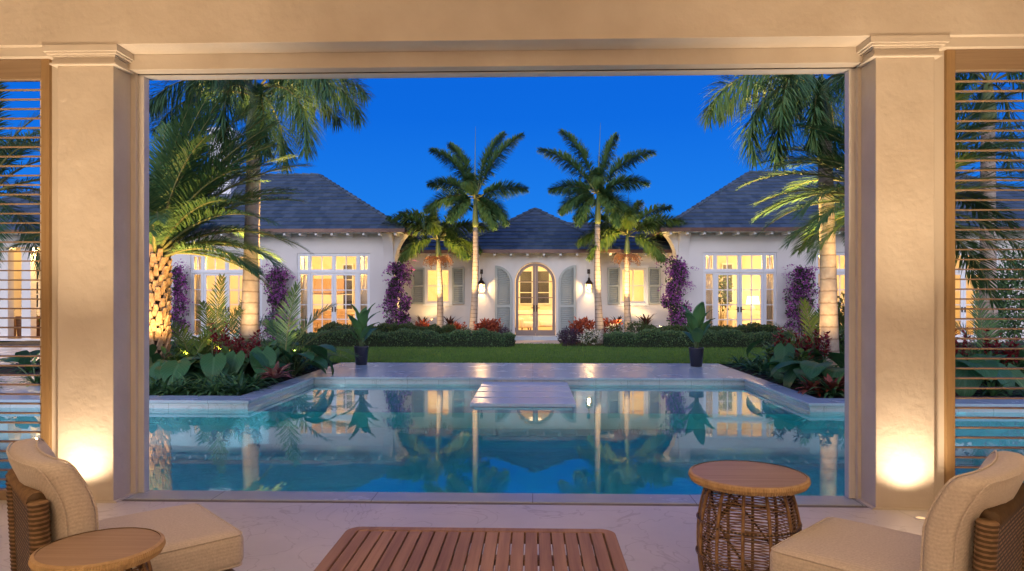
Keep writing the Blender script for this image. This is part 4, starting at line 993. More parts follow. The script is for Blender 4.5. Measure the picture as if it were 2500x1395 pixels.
palm('foxtail_palm', 'tall slender foxtail palm left of the arched door, taller of the left pair', base_at(1152, PA), tA, .125, M['trunk'], [(a,e_+(9 if e_>15 else 2),l*(1.3 if e_>45 else .86),b_*.82) for a,e_,l,b_ in fA], 230, .44, .034, 'plume', M['palm'], 1, (.05,0), 1.15, droop=.2, lk=1.16, group='foxtail palms before the porch')
palm('foxtail_palm', 'tall slender foxtail palm right of the arched door, taller of the right pair', base_at(1467, PA), tC, .125, M['trunk'], [(a,e_+(9 if e_>15 else 2),l*(1.3 if e_>45 else .86),b_*.82) for a,e_,l,b_ in fC], 230, .44, .034, 'plume', M['palm'], 2, (-.06,0), 1.15, droop=.2, lk=1.16, group='foxtail palms before the porch')
oB, cB = palm('foxtail_palm', 'short foxtail palm with orange seed strands before the left shuttered window', base_at(1074, 23.9), tB, .12, M['trunk'], [(a,e_+8,l,b_*.9) for a,e_,l,b_ in fB], 120, .44, .044, 'plume', M['palm_lime'], 3, (.03,0), .75, droop=.3, lk=1.2, group='foxtail palms before the porch')
oD, cD = palm('foxtail_palm', 'short foxtail palm with orange seed strands before the right shuttered window', base_at(1535, 23.9), tD, .12, M['trunk'], [(a,e_+8,l,b_*.9) for a,e_,l,b_ in fD], 120, .44, .044, 'plume', M['palm_lime'], 4, (-.03,0), .75, droop=.3, lk=1.2, group='foxtail palms before the porch')
for o, tp, sd_ in ((oB, tB, 1), (oD, tD, 2)):
    b = MB(); rg = random.Random(sd_)
    for k in range(60):
        a = rg.uniform(0, 2*PI); L = rg.uniform(.22, .55); pts = arc(tp + V((math.cos(a)*.1, math.sin(a)*.1, -.02)), math.degrees(a), rg.uniform(-10, 35), L, 95, 5)
        b.tube(pts, .007, 3, 0, False)
        for q in pts[1:]:
            for _ in range(3): p = q + V((rg.uniform(-.04,.04), rg.uniform(-.04,.04), rg.uniform(-.05,.02))); s_ = .017; b.add([p+V((-s_,0,0)), p+V((0,-s_,-s_)), p+V((s_,0,0)), p+V((0,0,s_))], [(0,1,2,3)])
    b.build('seed_strands', M['seeds'], o)
# royal palms left and right
tE = pt(620, 345, 15.0)
fE = [(0,30,2.7,105),(-35,12,2.7,120),(270,8,2.5,125),(180,30,2.6,85),(165,18,2.9,70),(300,-10,2.2,95),(20,45,2.6,90),(60,35,2.7,80),(120,40,2.7,80),(150,50,2.6,90),(270,45,2.4,120),(330,40,2.6,110),(90,5,2.5,90)]
palm('royal_palm', 'thick pale ringed royal palm standing in the left planting bed', base_at(608, 15), tE, .185, M['trunk_big'], fE, 130, .70, .027, 'plume', M['palm_dark'], 5, (.0,0), 1.2, lk=1.0, base_flare=1.25, droop=.35, tip_scale=.8, rr=.028)
tG = pt(2012, 320, 14.2)
fG = [(180,32,2.7,110),(192,8,2.5,125),(205,-15,2.1,90),(240,-15,1.9,95),(270,10,2.2,125),(300,0,2.2,110),(0,25,2.6,95),(340,5,2.4,110),(30,40,2.7,90),(90,35,2.6,80),(130,35,2.6,85),(60,10,2.5,90),(225,25,2.3,120)]
palm('royal_palm', 'thick pale ringed royal palm rising at the right edge of the opening', base_at(2025, 14.2), tG, .17, M['trunk_big'], fG, 120, .66, .027, 'plume', M['palm'], 6, (.02,0), 1.05, lk=1.02, base_flare=1.25, droop=.35, tip_scale=.78, rr=.028)
# date palms
def date_palm(label, base, top, tr, n, L, seed, leaf, extra=[], boots=170, az0=0, lk=1.0):
    rg = random.Random(seed); fr_ = spread(seed, n, 88, -28, L, 70, az0) + list(extra) + [(a + rg.uniform(-14, 14), e_ + rg.uniform(-9, 5), l * rg.uniform(.85, 1), b_ * rg.uniform(.85, 1.15)) for a, e_, l, b_ in extra if e_ > 12]
    o, c = palm('date_palm', label, base, top, tr * .8, M['bootcore'], fr_, 92, .64, .024, 'feather', leaf, seed, (0,0), None, 1.1, .22, tip_scale=1.0, rr=.034, lk=lk)
    b = MB(); H = (V(top) - V(base)).z
    for k in range(boots):
        t = (k + .5) / boots; z = H * t; a = k * 2.39996 + rg.uniform(-.1, .1); d = V((math.cos(a), math.sin(a), 0)); s_ = V((-math.sin(a), math.cos(a), 0))
        p = V(base).lerp(V(top), t) + d * tr * .74; w_ = .062 * rg.uniform(.75, 1.2); h = .22 * rg.uniform(.8, 1.2); up = (UP * .93 + d * .42).normalized()
        q = p + up * h; th = .035
        b.add([p - s_*w_, p + s_*w_, q + s_*w_*.55, q - s_*w_*.55, p - s_*w_ + d*th*1.6 - UP*.03, p + s_*w_ + d*th*1.6 - UP*.03, q + s_*w_*.5 + d*th, q - s_*w_*.5 + d*th], [(4,5,6,7),(0,4,7,3),(1,2,6,5),(3,7,6,2),(0,1,5,4)])
    b.build('leaf_base_scales', M['boot'], o)
    return o, c
DF = 13.3
date_palm('date palm with rough diamond scaled trunk by the left edge of the opening', base_at(376, DF), pt(378, 622, DF), .25, 0, 3.2, 12, M['palm'], lk=.9, extra=[(10,86,3.7,20),(350,79,3.7,30),(0,68,3.8,38),(345,58,3.7,48),(20,62,3.7,50),(0,48,3.5,58),(340,38,3.3,62),(10,30,3.3,64),(350,24,2.9,62),(15,20,2.8,60),(300,45,2.8,75),(285,62,3.0,70),(30,75,3.6,40),(200,75,3.4,40),(170,15,2.8,70),(185,35,3.0,70),(165,50,3.2,60),(60,70,3.4,45),(90,60,3.3,55),(110,78,3.5,30),(140,55,3.2,60),(70,40,3.0,65),(320,68,3.4,55),(20,5,2.2,45),(345,12,2.6,50),(45,30,2.8,60),(230,70,3.2,50),(5,74,3.9,32),(355,64,3.9,40),(12,55,3.8,50),(40,66,3.6,45),(330,78,3.6,35),(190,80,3.4,35)])
date_palm('date palm with dense dark crown behind the right pillar', base_at(2190, 13.4), pt(2192, 505, 13.4), .24, 0, 2.8, 13, M['palm'], [(178,22,2.7,62),(165,38,2.9,62),(188,6,2.3,55),(200,30,2.4,80),(172,55,2.8,65),(160,70,2.7,50),(185,46,2.8,70),(195,62,2.7,60),(150,25,2.6,60),(184,-8,1.9,55)]+[(a,e_,2.8,62) for a,e_ in ((5,45),(15,20),(-5,60),(20,70),(0,5),(-20,30),(-35,50),(30,35),(60,60),(90,40),(120,55),(75,20),(-60,65),(-75,40),(-90,70),(-110,60),(40,80),(10,-15),(-15,-10),(25,-5),(110,15))])
# a further pair beyond the right louvre screen, seen as dark crowns
palm('royal_palm', 'grey royal palm trunk standing before the far right window beyond the louvres', base_at(2412, 15.5), pt(2412, 300, 15.5), .17, M['trunk_big'], spread(31, 13, 70, -20, 2.4, 95, 40), 70, .5, .03, 'plume', M['palm_dark'], 9, (0,0), 1.0, droop=.35, tip_scale=.8)
date_palm('date palm beyond the left louvre screen with drooping fronds', base_at(-40, 14.5), pt(-40, 470, 14.5), .22, 28, 2.9, 15, M['palm_dark'], [], 110, 33)

# ------------------------------------------------------------------ broad leaves, clumps, shrubs
def leaf(b, base, d, up, L, W, kind='oval', fold=.25, droop=.5, n=8, mi=0):
    """a blade with a midrib fold, bending down towards its tip"""
    d = V(d).normalized(); s_ = d.cross(V(up)).normalized(); nn = s_.cross(d).normalized(); p = V(base); vs = []; fs = []; uv = []
    A = (-1, -.55, 0, .55, 1)
    back = .26 if kind == 'heart' else 0
    rows = []
    for i in range(n + 1):
        s = -back + (1 + back) * i / n
        q = (i / n)
        if kind == 'heart': w = W * .5 * (math.sin(PI * min(1, (q ** .75))) ** .62 if 0 < q < 1 else (.0 if q >= 1 else .35))
        elif kind == 'strap': w = W * .5 * (min(1, .55 + q * 1.6) * (1 - q ** 3))
        else: w = W * .5 * math.sin(PI * (.06 + .94 * q) ** .82) ** .8 if q < 1 else 0
        sb = max(s, 0); ang = droop * sb * sb; pos = d * (math.sin(ang) / droop if droop > .01 and False else s * (1 - .15 * ang)) - nn * (s * ang * .62)
        for a in A:
            z = fold * abs(a) * w - .03 * L * (abs(a) ** 2) * q
            extra = V((0, 0, 0))
            if kind == 'heart' and s < 0: extra = d * (-s) * (1 - abs(a)) * .9 * L
            vs.append(p + pos * L + extra + s_ * a * w + nn * (z + .012 * L * math.sin(q * 17 + a * 5))); uv.append((a, q))
    for i in range(n):
        for k in range(4): fs.append((i*5+k, i*5+k+1, (i+1)*5+k+1, (i+1)*5+k))
    b.add(vs, fs, mi, uv)
def strap_clump(seed, n, L, W, el=(15, 80), bend=70, mi=0, seg=5, fold=.3):
    b = MB(); rg = random.Random(seed)
    for k in range(n):
        az = k * 137.5 + rg.uniform(-15, 15); e = rg.uniform(*el); l = L * rg.uniform(.65, 1.1)
        pts = arc((math.cos(math.radians(az)) * .03, math.sin(math.radians(az)) * .03, 0), az, e, l, bend * rg.uniform(.6, 1.2), seg)
        vs = []; fs = []
        for i, p in enumerate(pts):
            t = i / seg; T = (pts[min(i+1, seg)] - pts[max(i-1, 0)]).normalized(); S = T.cross(UP); S = S.normalized() if S.length > .03 else V((1,0,0)); Nn = S.cross(T)
            w = W * .5 * min(1, .5 + 1.5 * t) * (1 - t ** 2.6) + .001; vs += [p - S * w + Nn * w * fold, p, p + S * w + Nn * w * fold]
        for i in range(seg): fs += [(i*3, i*3+1, i*3+4, i*3+3), (i*3+1, i*3+2, i*3+5, i*3+4)]
        b.add(vs, fs, mi)
    return b
def cloud(b, rg, n, sampler, size, mi=0, elong=1.7, updir=.5):
    for k in range(n):
        p, nrm = sampler(rg); d = (V((rg.gauss(0,1), rg.gauss(0,1), rg.gauss(0,1))) + nrm * 1.1 + UP * updir).normalized(); s_ = d.cross(V((rg.gauss(0,1), rg.gauss(0,1), rg.gauss(0,1)))).normalized()
        l = size * rg.uniform(.6, 1.3); w = l / elong * .5; nn = s_.cross(d) * l * .12
        m_ = mi if not isinstance(mi, (list, tuple)) else rg.choice(mi)
        b.add([p, p + d * l * .5 + s_ * w + nn, p + d * l, p + d * l * .5 - s_ * w + nn], [(0, 1, 2, 3)], m_)
def ell_sampler(c, r, inner=.55, zmin=None):
    c = V(c)
    def f(rg):
        while True:
            d = V((rg.gauss(0,1), rg.gauss(0,1), rg.gauss(0,1))).normalized(); k = rg.uniform(inner, 1) * (1 + .12 * math.sin(d.x * 7 + d.z * 5) + .1 * math.sin(d.y * 9 + 2))
            p = c + V((d.x * r[0], d.y * r[1], d.z * r[2])) * k
            if zmin is None or p.z > zmin: return p, d
    return f
def branches(b, rg, base, c, r, n, mi=1, rad=.012):
    for k in range(n):
        d = V((rg.uniform(-1,1) * r[0], rg.uniform(-1,1) * r[1], rg.uniform(-.3, .8) * r[2])); b.tube([V(base) + V((rg.uniform(-.04,.04), rg.uniform(-.04,.04), 0)), V(base).lerp(V(c), .5) + d * .3, V(c) + d * .85], [rad, rad * .7, rad * .3], 5, mi, False)
def shrub(name, label, cat, c, r, n, size, mats, seed, group=None, elong=1.7, stems=8, zb=0.0, extra=None):
    """mounded shrub: leaves through the volume round a few stems"""
    rg = random.Random(seed); o = thing(name, label, cat, (c[0], c[1], zb), group); b = MB()
    cloud(b, rg, n, ell_sampler(c, r, .35, zb + .01), size, 0, elong); b.build('leaves', mats[0], o)
    b = MB(); branches(b, rg, (c[0], c[1], zb), c, r, stems, 0); b.build('stems', M['stem'], o)
    if extra:
        b = MB(); cloud(b, rg, extra[1], ell_sampler(c, (r[0]*1.04, r[1]*1.04, r[2]*1.04), .85, zb + .1), extra[2], 0, 1.1); b.build('flowers', extra[0], o)
    return o
def hedge(label, xa, xb, y0, y1, h, mat, seed, n, size=.06, z0=0.0, mats2=None):
    """clipped hedge with rounded ends and a dense leafy skin"""
    rg = random.Random(seed); b = MB(); o = thing('hedge', label, 'hedge', ((xa+xb)/2, (y0+y1)/2, z0)); cx_, cy_ = (xa+xb)/2, (y0+y1)/2; hx, hy = abs(xb-xa)/2, abs(y1-y0)/2
    bump = lambda x, y: .05 * math.sin(x * 3.1 + seed) + .035 * math.sin(x * 7.3 + y * 4) + .02 * math.sin(x * 15)
    nx, nz = max(12, int(hx * 8)), 6; vs = []; fs = []; prof = []
    for k in range(nz * 2 + 1):
        a = PI * k / (nz * 2); prof.append((math.copysign(abs(math.cos(a)) ** .5, math.cos(a)), abs(math.sin(a)) ** .5))
    for i in range(nx + 1):
        x = xa + (xb - xa) * i / nx; e = min(1, .25 + min(abs(x - xa), abs(xb - x)) * 2.2)
        for (py_, pz_) in prof: vs.append((x, cy_ - py_ * (hy - .05) * e, z0 + pz_ * (h - .06 + bump(x, 0)) * (.75 + .25 * e)))
    m_ = len(prof)
    for i in range(nx):
        for k in range(m_ - 1): fs.append((i*m_+k, i*m_+k+1, (i+1)*m_+k+1, (i+1)*m_+k))
    b.add(vs, fs, 0); b.build('core', M['hedge_core'], o)
    def samp(rg):
        x = rg.uniform(xa, xb); e = min(1, .25 + min(abs(x - xa), abs(xb - x)) * 2.2); a = PI * rg.random() ** 1.0
        cy2, cz2 = math.copysign(abs(math.cos(a)) ** .5, math.cos(a)), abs(math.sin(a)) ** .5
        p = V((x, cy_ - cy2 * hy * e, z0 + cz2 * (h + bump(x, 0)) * (.75 + .25 * e))); return p - V((0, -math.cos(a), math.sin(a))) * rg.uniform(0, .07), V((0, -math.cos(a), math.sin(a)))
    b = MB(); cloud(b, rg, n, samp, size, 0 if not mats2 else [0,0,0,1]); b.build('leaves', [mat] + ([mats2] if mats2 else []), o)
    return o
M['hedge_core'] = pm('hedge_twigs', (.012,.02,.009), (.02,.032,.013), .9, 20)
hedge('long low clipped dark green hedge across the lawn left of the door path', X(700,21.8), X(1256,21.8), 21.5, 22.3, .47, M['hedge'], 1, 9000)
hedge('long low clipped dark green hedge across the lawn right of the door path', X(1474,21.8), X(1935,21.8), 21.5, 22.3, .47, M['hedge'], 2, 8000)
hedge('softer lighter hedge under the tall left window behind the low hedge', X(780,23.0), X(1088,23.0), 22.45, 23.3, .62, M['hedge_light'], 3, 5500, .07)
hedge('softer lighter hedge under the tall right window behind the low hedge', X(1560,23.0), X(1905,23.0), 22.45, 23.3, .62, M['hedge_light'], 4, 5500, .07)
# bougainvillea climbing the wing walls
def boug(label, px, py0, py1, wpx, Y, seed, n=2600):
    rg = random.Random(seed); c0, c1 = at(px, py0, Y), at(px, py1, Y); zt = c0.z; k = Y / F; wd = wpx * k / 2 * 1.22
    o = thing('bougainvillea', label, 'climbing plant', (c0.x, Y, 0), 'bougainvillea climbing the house walls')
    lob = [(rg.uniform(-.72,.72) * wd * (1.1 - .5 * i / 21), (.08 + .86 * i / 21) * zt, rg.uniform(.22, .68) * wd) for i in range(22)]
    lob[0] = (rg.uniform(-.2,.2) * wd, zt * .93, wd * .35)
    def samp(rg):
        lx, lz, lr = rg.choice(lob); d = V((rg.gauss(0,1), rg.gauss(0,1), rg.gauss(0,1))).normalized(); kk = rg.uniform(.3, 1)
        p = V((c0.x + lx, Y, lz)) + V((d.x * lr, d.y * min(.28, lr * .6), d.z * lr * 1.25)) * kk; p.z = max(.05, p.z); return p, d
    b = MB(); cloud(b, rg, int(n * .6), samp, .09, 0, 1.5, .2); b.build('leaves', M['boug_leaf'], o)
    b = MB(); cloud(b, rg, int(n * 1.0), samp, .066, 0, 1.15, .2)
    for s in range(16):
        az = rg.choice((0, 180)) + rg.uniform(-40, 40); pts = arc((c0.x + rg.uniform(-.3,.3) * wd, Y, rg.uniform(.4, 1) * zt), az, rg.uniform(20, 70), wd * rg.uniform(.8, 1.3), 80, 6)
        for q in pts[1:]: cloud(b, rg, 7, lambda r_: (q + V((r_.gauss(0,.04), r_.gauss(0,.03), r_.gauss(0,.04))), V((0,-1,0))), .05, 0, 1.15, .1)
    b.build('bracts', M['boug'], o)
    b = MB()
    for s in range(5): x = c0.x + rg.uniform(-.25,.25) * wd; b.tube([(x, Y + .05, .0), (x + rg.uniform(-.1,.1), Y + .08, zt * .5), (x + rg.uniform(-.2,.2), Y, zt * .92)], [.022, .016, .006], 5, 0, False)
    b.build('stems', M['stem'], o)
BY = 23.9
boug('tall purple bougainvillea column at the inner corner of the left wing', 972, 645, 800, 60, BY, 1, 3400)
boug('tall purple bougainvillea column at the inner corner of the right wing', 1648, 640, 800, 64, BY, 2, 3600)
boug('purple bougainvillea between the two tall windows of the left wing', 672, 655, 800, 68, BY, 3, 2600)
boug('purple bougainvillea on the left wing wall beside the rough date palm trunk', 432, 652, 800, 46, BY, 4, 2000)
boug('purple bougainvillea between the windows of the right wing', 1958, 655, 800, 66, BY, 5, 2800)
# cordylines against the flank walls
cordA = strap_clump(5, 26, .62, .10, (5, 85), 55)
cordA.v = [p + V((0,0,.45)) for p in cordA.v]
for k in range(4): 
    b_ = arc((0,0,0), k * 90, 72, .5, 10, 4); cordA.tube(b_, .014, 5, 1, False)
c0 = cordA.build('cordyline', [M['cordyline'], M['stem']]); tag(c0, 'x', 'plant', 'bronze cordylines below the shuttered windows')
for k, (px, s, lb) in enumerate(((1032, 1.0, 'bronze leaved cordyline left of the short palm at the left shuttered window'), (1098, 1.0, 'bronze leaved cordyline right of the short palm at the left shuttered window'), (1507, 1.0, 'bronze leaved cordyline left of the short palm at the right shuttered window'), (1578, 1.1, 'bronze leaved cordyline right of the short palm at the right shuttered window'))):
    o = c0 if k == 0 else dup(c0); place(o, base_at(px, 25.2), k * 1.3, s, lb)
# coloured shrubs along the house
SB = 22.9
def sh(px, py, w_, h_, Y): p = at(px, py, Y); k = Y / F; return (p.x, Y, max(h_ * k * .5, p.z)), (w_ * k / 2, w_ * k / 2 * .8, h_ * k / 2 * 1.05)
for i, (px, py, w_, h_, Y, mt, lb, nm, n, sz) in enumerate((
  (1190, 802, 62, 40, 22.75, 'redshrub', 'coppery red shrub right of the tall left foxtail palm', 'croton_shrub', 700, .13),
  (1115, 806, 46, 30, 23.2, 'redshrub', 'coppery red shrub between the two left foxtail palms', 'croton_shrub', 400, .12),
  (1030, 802, 50, 30, 23.6, 'redshrub', 'dark red shrub at the foot of the left cordylines', 'croton_shrub', 300, .11),
  (1422, 800, 60, 40, 23.1, 'redshrub', 'coppery red shrub left of the tall right foxtail palm', 'croton_shrub', 650, .13),
  (1488, 800, 50, 36, 23.3, 'redshrub', 'coppery red shrub right of the tall right foxtail palm', 'croton_shrub', 450, .12),
  (1390, 824, 58, 44, 22.2, 'purpleshrub', 'round plum coloured shrub right of the door path', 'shrub', 1500, .065),
  (1225, 812, 40, 30, 22.9, 'purpleshrub', 'small plum shrub in front of the left arched shutter', 'shrub', 700, .06),
  (1095, 806, 40, 26, 22.8, 'hedge_light', 'yellow green shrub at the foot of the short left palm', 'shrub', 600, .07),
  (1555, 800, 60, 30, 23.0, 'hedge_light', 'yellow green shrub at the foot of the short right palm', 'shrub', 700, .07))):
    c, r = sh(px, py, w_, h_, Y); shrub(nm, lb, 'shrub', c, r, n, sz, [M[mt]], 50 + i, elong=2.2)
c, r = sh(1441, 826, 50, 36, 22.1); shrub('flowering_shrub', 'low shrub covered in white flowers left of the tall right palm base', 'shrub', c, r, 600, .06, [M['hedge_light']], 71, extra=(M['whiteflower'], 420, .05))
c, r = sh(1135, 812, 26, 26, 22.5); shrub('flowering_shrub', 'small white flowering shrub at the base of the tall left palm', 'shrub', c, r, 220, .06, [M['hedge_light']], 72, extra=(M['whiteflower'], 60, .05))
c, r = sh(1500, 806, 40, 24, 22.7); shrub('flowering_shrub', 'small cream flowering shrub between the right foxtail palms', 'shrub', c, r, 300, .06, [M['hedge_light']], 73, extra=(M['whiteflower'], 120, .045))

# ------------------------------------------------------------------ planting beds beside the pool
ferns = [strap_clump(20 + k, 34, .50, .055, (8, 75), 75).build('fern', M['fern']) for k in range(3)]
for o in ferns: tag(o, 'x', 'plant')
used = [False] * 3; rf = random.Random(9)
def fern(px, Y, s, label, group, x=None, z=-.03):
    k = rf.randrange(3); o = ferns[k] if not used[k] else dup(ferns[k]); used[k] = True
    p = V((x if x is not None else X(px, Y), Y, z)); place(o, p, rf.uniform(0, 6.28), s * rf.uniform(.9, 1.15), label); o['group'] = group
GLf, GRt = 'strap leaved ferns edging the left bed', 'strap leaved ferns edging the right bed'
LBf, RBf = 'low dark green strap leaved fern along the stone edge of the left bed', 'low dark green strap leaved fern along the stone edge of the right bed'
for px in (368, 398, 430, 462, 492, 524, 556, 585): fern(px, 10.98 + rf.uniform(-.02,.12), .88, LBf, GLf)
for px in (385, 420, 460, 500, 540, 580, 615): fern(px, 11.5 + rf.uniform(-.1,.1), .95, LBf, GLf)
for k in range(13): fern(0, 11.1 + k * .41, .95, LBf, GLf, x=BL - .40 - .16 * (k % 2))
for k in range(10): fern(0, 11.6 + k * .47, 1.1, LBf, GLf, x=BL - .95 - .2 * (k % 2))
for k in range(13): fern(0, 11.05 + k * .41, 1.0, RBf, GRt, x=BR + .40 + .16 * (k % 2))
for k in range(11): fern(0, 11.5 + k * .45, 1.15, RBf, GRt, x=BR + .95 + .22 * (k % 2))
for k in range(5): fern(0, 12.8 + k * .7, 1.05, RBf, GRt, x=BR + 1.5 + .2 * (k % 2))
for k in range(8): fern(0, 11.02 + rf.uniform(0, .2), .9, 'low dark fern at the pool edge beyond the right louvre screen', 'ferns beyond the right louvres', x=7.2 + k * .5)
for k in range(4): fern(0, 11.3 + rf.uniform(0, .9), 1.0, 'low dark fern on the paving beyond the left louvre screen', 'ferns beyond the left louvres', x=-9.2 + k * .5, z=-.005)
for k in range(3): fern(0, 13.9 + rf.uniform(0, .8), 1.2, 'low dark fern on the paving beyond the left louvre screen', 'ferns beyond the left louvres', x=-10.6 + k * .7)

def ear_plant(label, base, leaves, seed, s=1.0, group='elephant ear plants in the pool beds'):
    """leaves: (azimuth, stalk elevation, stalk length, leaf length, leaf pitch)"""
    rg = random.Random(seed); o = thing('elephant_ear', label, 'plant', base, group)
    for az, el, sl, L, pitch in leaves:
        pts = arc(base, az, el, sl * s, 35, 7); b = MB(); b.tube(pts, [.016 - .0012 * i for i in range(len(pts))], 6); b.build('stalk', M['stalk'], o, smooth=True)
        a = math.radians(az + rg.uniform(-20, 20)); p = math.radians(pitch); d = V((math.cos(a)*math.cos(p), math.sin(a)*math.cos(p), math.sin(p)))
        up = V((-math.cos(a)*math.sin(p), -math.sin(a)*math.sin(p), math.cos(p)))
        b = MB(); leaf(b, pts[-1], d, up, L * s, L * s * .86, 'heart', .18, .55, 9); b.build('leaf', M['ear'], o, smooth=True)
def ear_set(seed, n=6, L=.55):
    rg = random.Random(seed); r = []
    for k in range(n):
        az = 270 + rg.uniform(-150, 150); r.append((az, rg.uniform(45, 82), rg.uniform(.35, .75), L * rg.uniform(.75, 1.15), rg.uniform(-60, 12)))
    return r
for k, (px, Y, lb) in enumerate(((372, 12.2, 'below the rough date palm trunk'), (440, 12.0, 'with a heart shaped leaf facing the pool, right of the date palm'), (510, 12.2, 'in the middle of the left bed'), (575, 12.4, 'in front of the left royal palm trunk'), (648, 12.9, 'right of the left royal palm trunk'), (715, 13.3, 'behind the pink bromeliad'), (735, 14.3, 'nearest the lawn in the left bed'))):
    ear_plant('elephant ear plant ' + lb, base_at(px, Y, -.03), ear_set(100 + k, 9, .47), k)
for k, (px, Y, lb, L) in enumerate(((1925, 13.2, 'left of the right royal palm trunk', .5), (1985, 12.2, 'in front of the right royal palm trunk', .62), (2045, 11.9, 'at the right edge of the opening above the red croton', .62), (1900, 14.4, 'furthest back in the right bed', .5), (2350, 11.8, 'seen through the right louvres beside the pillar', .6), (2440, 12.6, 'seen through the right louvres further right', .5))):
    ear_plant('elephant ear plant ' + lb, base_at(px, Y, -.03), ear_set(140 + k, 6, L), k + 20)
ear_plant('elephant ear plant with one tall leaf seen through the left louvres', base_at(88, 12.0, -.01), ear_set(171, 5, .5), 41)
# small feather palms in the beds
def small_palm(label, base, fr_, seed, leaf_m, ll=.42, nl=44, group='small feather palms in the planting beds'):
    rg = random.Random(seed); o = thing('small_palm', label, 'palm', base, group)
    b = MB(); b.lathe([(.10,0),(.12,.08),(.09,.2),(.0,.24)], 10, base); b.build('trunk', M['bootcore'], o)
    for az, el, L, bend in fr_:
        b = MB(); frond(b, arc(V(base) + V((0,0,.15)), az, el, L, bend), nl, ll, .022, 'feather', rg, .12, .14, .013); b.build('frond', [leaf_m, M['rachis']], o)
small_palm('small feather palm with upright fronds left of the left royal palm', base_at(525, 14.4, -.03), [(95,86,1.9,20),(60,74,1.7,40),(130,72,1.7,45),(10,55,1.2,70),(175,55,1.3,70),(270,66,1.1,70),(320,50,1.0,75),(220,52,1.1,75)], 1, M['palm_lime'])
small_palm('small feather palm glowing yellow green beside the date palm', base_at(470, 13.6, -.03), [(170,52,1.3,75),(150,70,1.4,60),(20,58,1.3,70),(60,75,1.1,50),(220,45,.9,80),(300,55,.8,80)], 2, M['palm_lime'])
small_palm('small feather palm with spreading fronds right of the left royal palm', base_at(695, 14.3, -.03), [(80,84,1.75,25),(45,68,1.7,45),(10,52,1.7,55),(-5,35,1.6,60),(130,70,1.3,55),(170,55,1.2,70),(330,40,1.1,70),(250,55,.9,80),(25,25,1.3,45)], 3, M['palm'], .46, 50)
small_palm('small feather palm behind the right royal palm trunk', base_at(1990, 15.2, -.03), [(100,82,1.4,25),(160,65,1.3,50),(20,62,1.3,55),(190,48,1.1,70),(350,45,1.1,70),(60,72,1.4,40)], 4, M['palm_lime'])
small_palm('small upright feather palm seen through the right louvres', base_at(2405, 14.2, -.03), [(90,86,1.5,15),(45,72,1.3,45),(135,72,1.3,45),(0,55,1.1,65),(180,55,1.1,65),(270,60,.9,75)], 5, M['palm'])
small_palm('dark feather palm at the back of the left bed behind the red flowers', base_at(585, 16.9, -.03), [(90,80,1.7,30),(40,65,1.6,45),(140,65,1.6,45),(10,50,1.4,60),(170,50,1.4,60)], 6, M['palm_dark'])
# crimson flower spikes with ginger like leaves
def spike_plant(label, base, h, n, seed, group='crimson flower spikes in the beds'):
    rg = random.Random(seed); o = thing('flower_spike_plant', label, 'flower', base, group); bl = MB(); bs = MB()
    for k in range(n):
        bf = MB()
        p = V(base) + V((rg.uniform(-.16,.16), rg.uniform(-.12,.12), 0)); hh = h * rg.uniform(.75, 1.05); tip = p + V((rg.uniform(-.12,.12), rg.uniform(-.08,.08), hh)); bs.tube([p, p.lerp(tip, .5) + V((rg.uniform(-.03,.03),0,0)), tip], [.011, .009, .004], 5)
        for i in range(46):
            t = rg.uniform(.52, 1.0); q = p.lerp(tip, t); a = rg.uniform(0, 2*PI); l = .065 * (1.5 - t) + .02; d = V((math.cos(a), math.sin(a), rg.uniform(-.2,.9))).normalized(); s_ = d.cross(UP).normalized() * .024; c = q + d * l * 1.1
            bf.add([q, c + s_ , q + d * l * 2.0 , c - s_ ], [(0,1,2,3)])
        bf.build('flower_spike', M['redflower'], o)
        for i in range(5): a = rg.uniform(0, 2*PI); e = rg.uniform(.5, 1.2); leaf(bl, p + V((0,0,rg.uniform(.05,.3)*hh)), (math.cos(a)*math.cos(e), math.sin(a)*math.cos(e), math.sin(e)), (0,0,1), rg.uniform(.28,.42), .085, 'oval', .3, .5, 5)
    bs.build('stems', M['stalk'], o); bl.build('leaves', M['ti'], o, smooth=True)
for k, (px, Y, h, n, lb) in enumerate(((535, 13.2, 1.05, 4, 'tallest crimson flower spikes between the left small palms'), (572, 13.0, .85, 4, 'crimson flower spikes just left of the left royal palm trunk'), (600, 12.6, .78, 3, 'dark crimson flower spikes in front of the left royal palm trunk'), (624, 12.7, .95, 2, 'thin crimson flower spike right of the left royal palm trunk'),
  (1908, 13.4, .95, 3, 'crimson flower spikes at the left of the right bed'), (1950, 13.0, .85, 5, 'dense crimson flower spikes below the right bougainvillea'), (1990, 13.6, .9, 4, 'crimson flower spikes left of the right royal palm trunk'), (2028, 12.4, .95, 2, 'thin crimson flower spike in front of the right royal palm trunk'),
  (2345, 12.6, .95, 4, 'crimson flower spikes behind the right louvres next to the frame'), (2415, 12.9, .9, 5, 'crimson flower spikes in the middle of the right louvres'), (2475, 12.5, .8, 4, 'crimson flower spikes at the far right of the louvres'))):
    spike_plant(lb, base_at(px, Y, -.03), h, n, k)
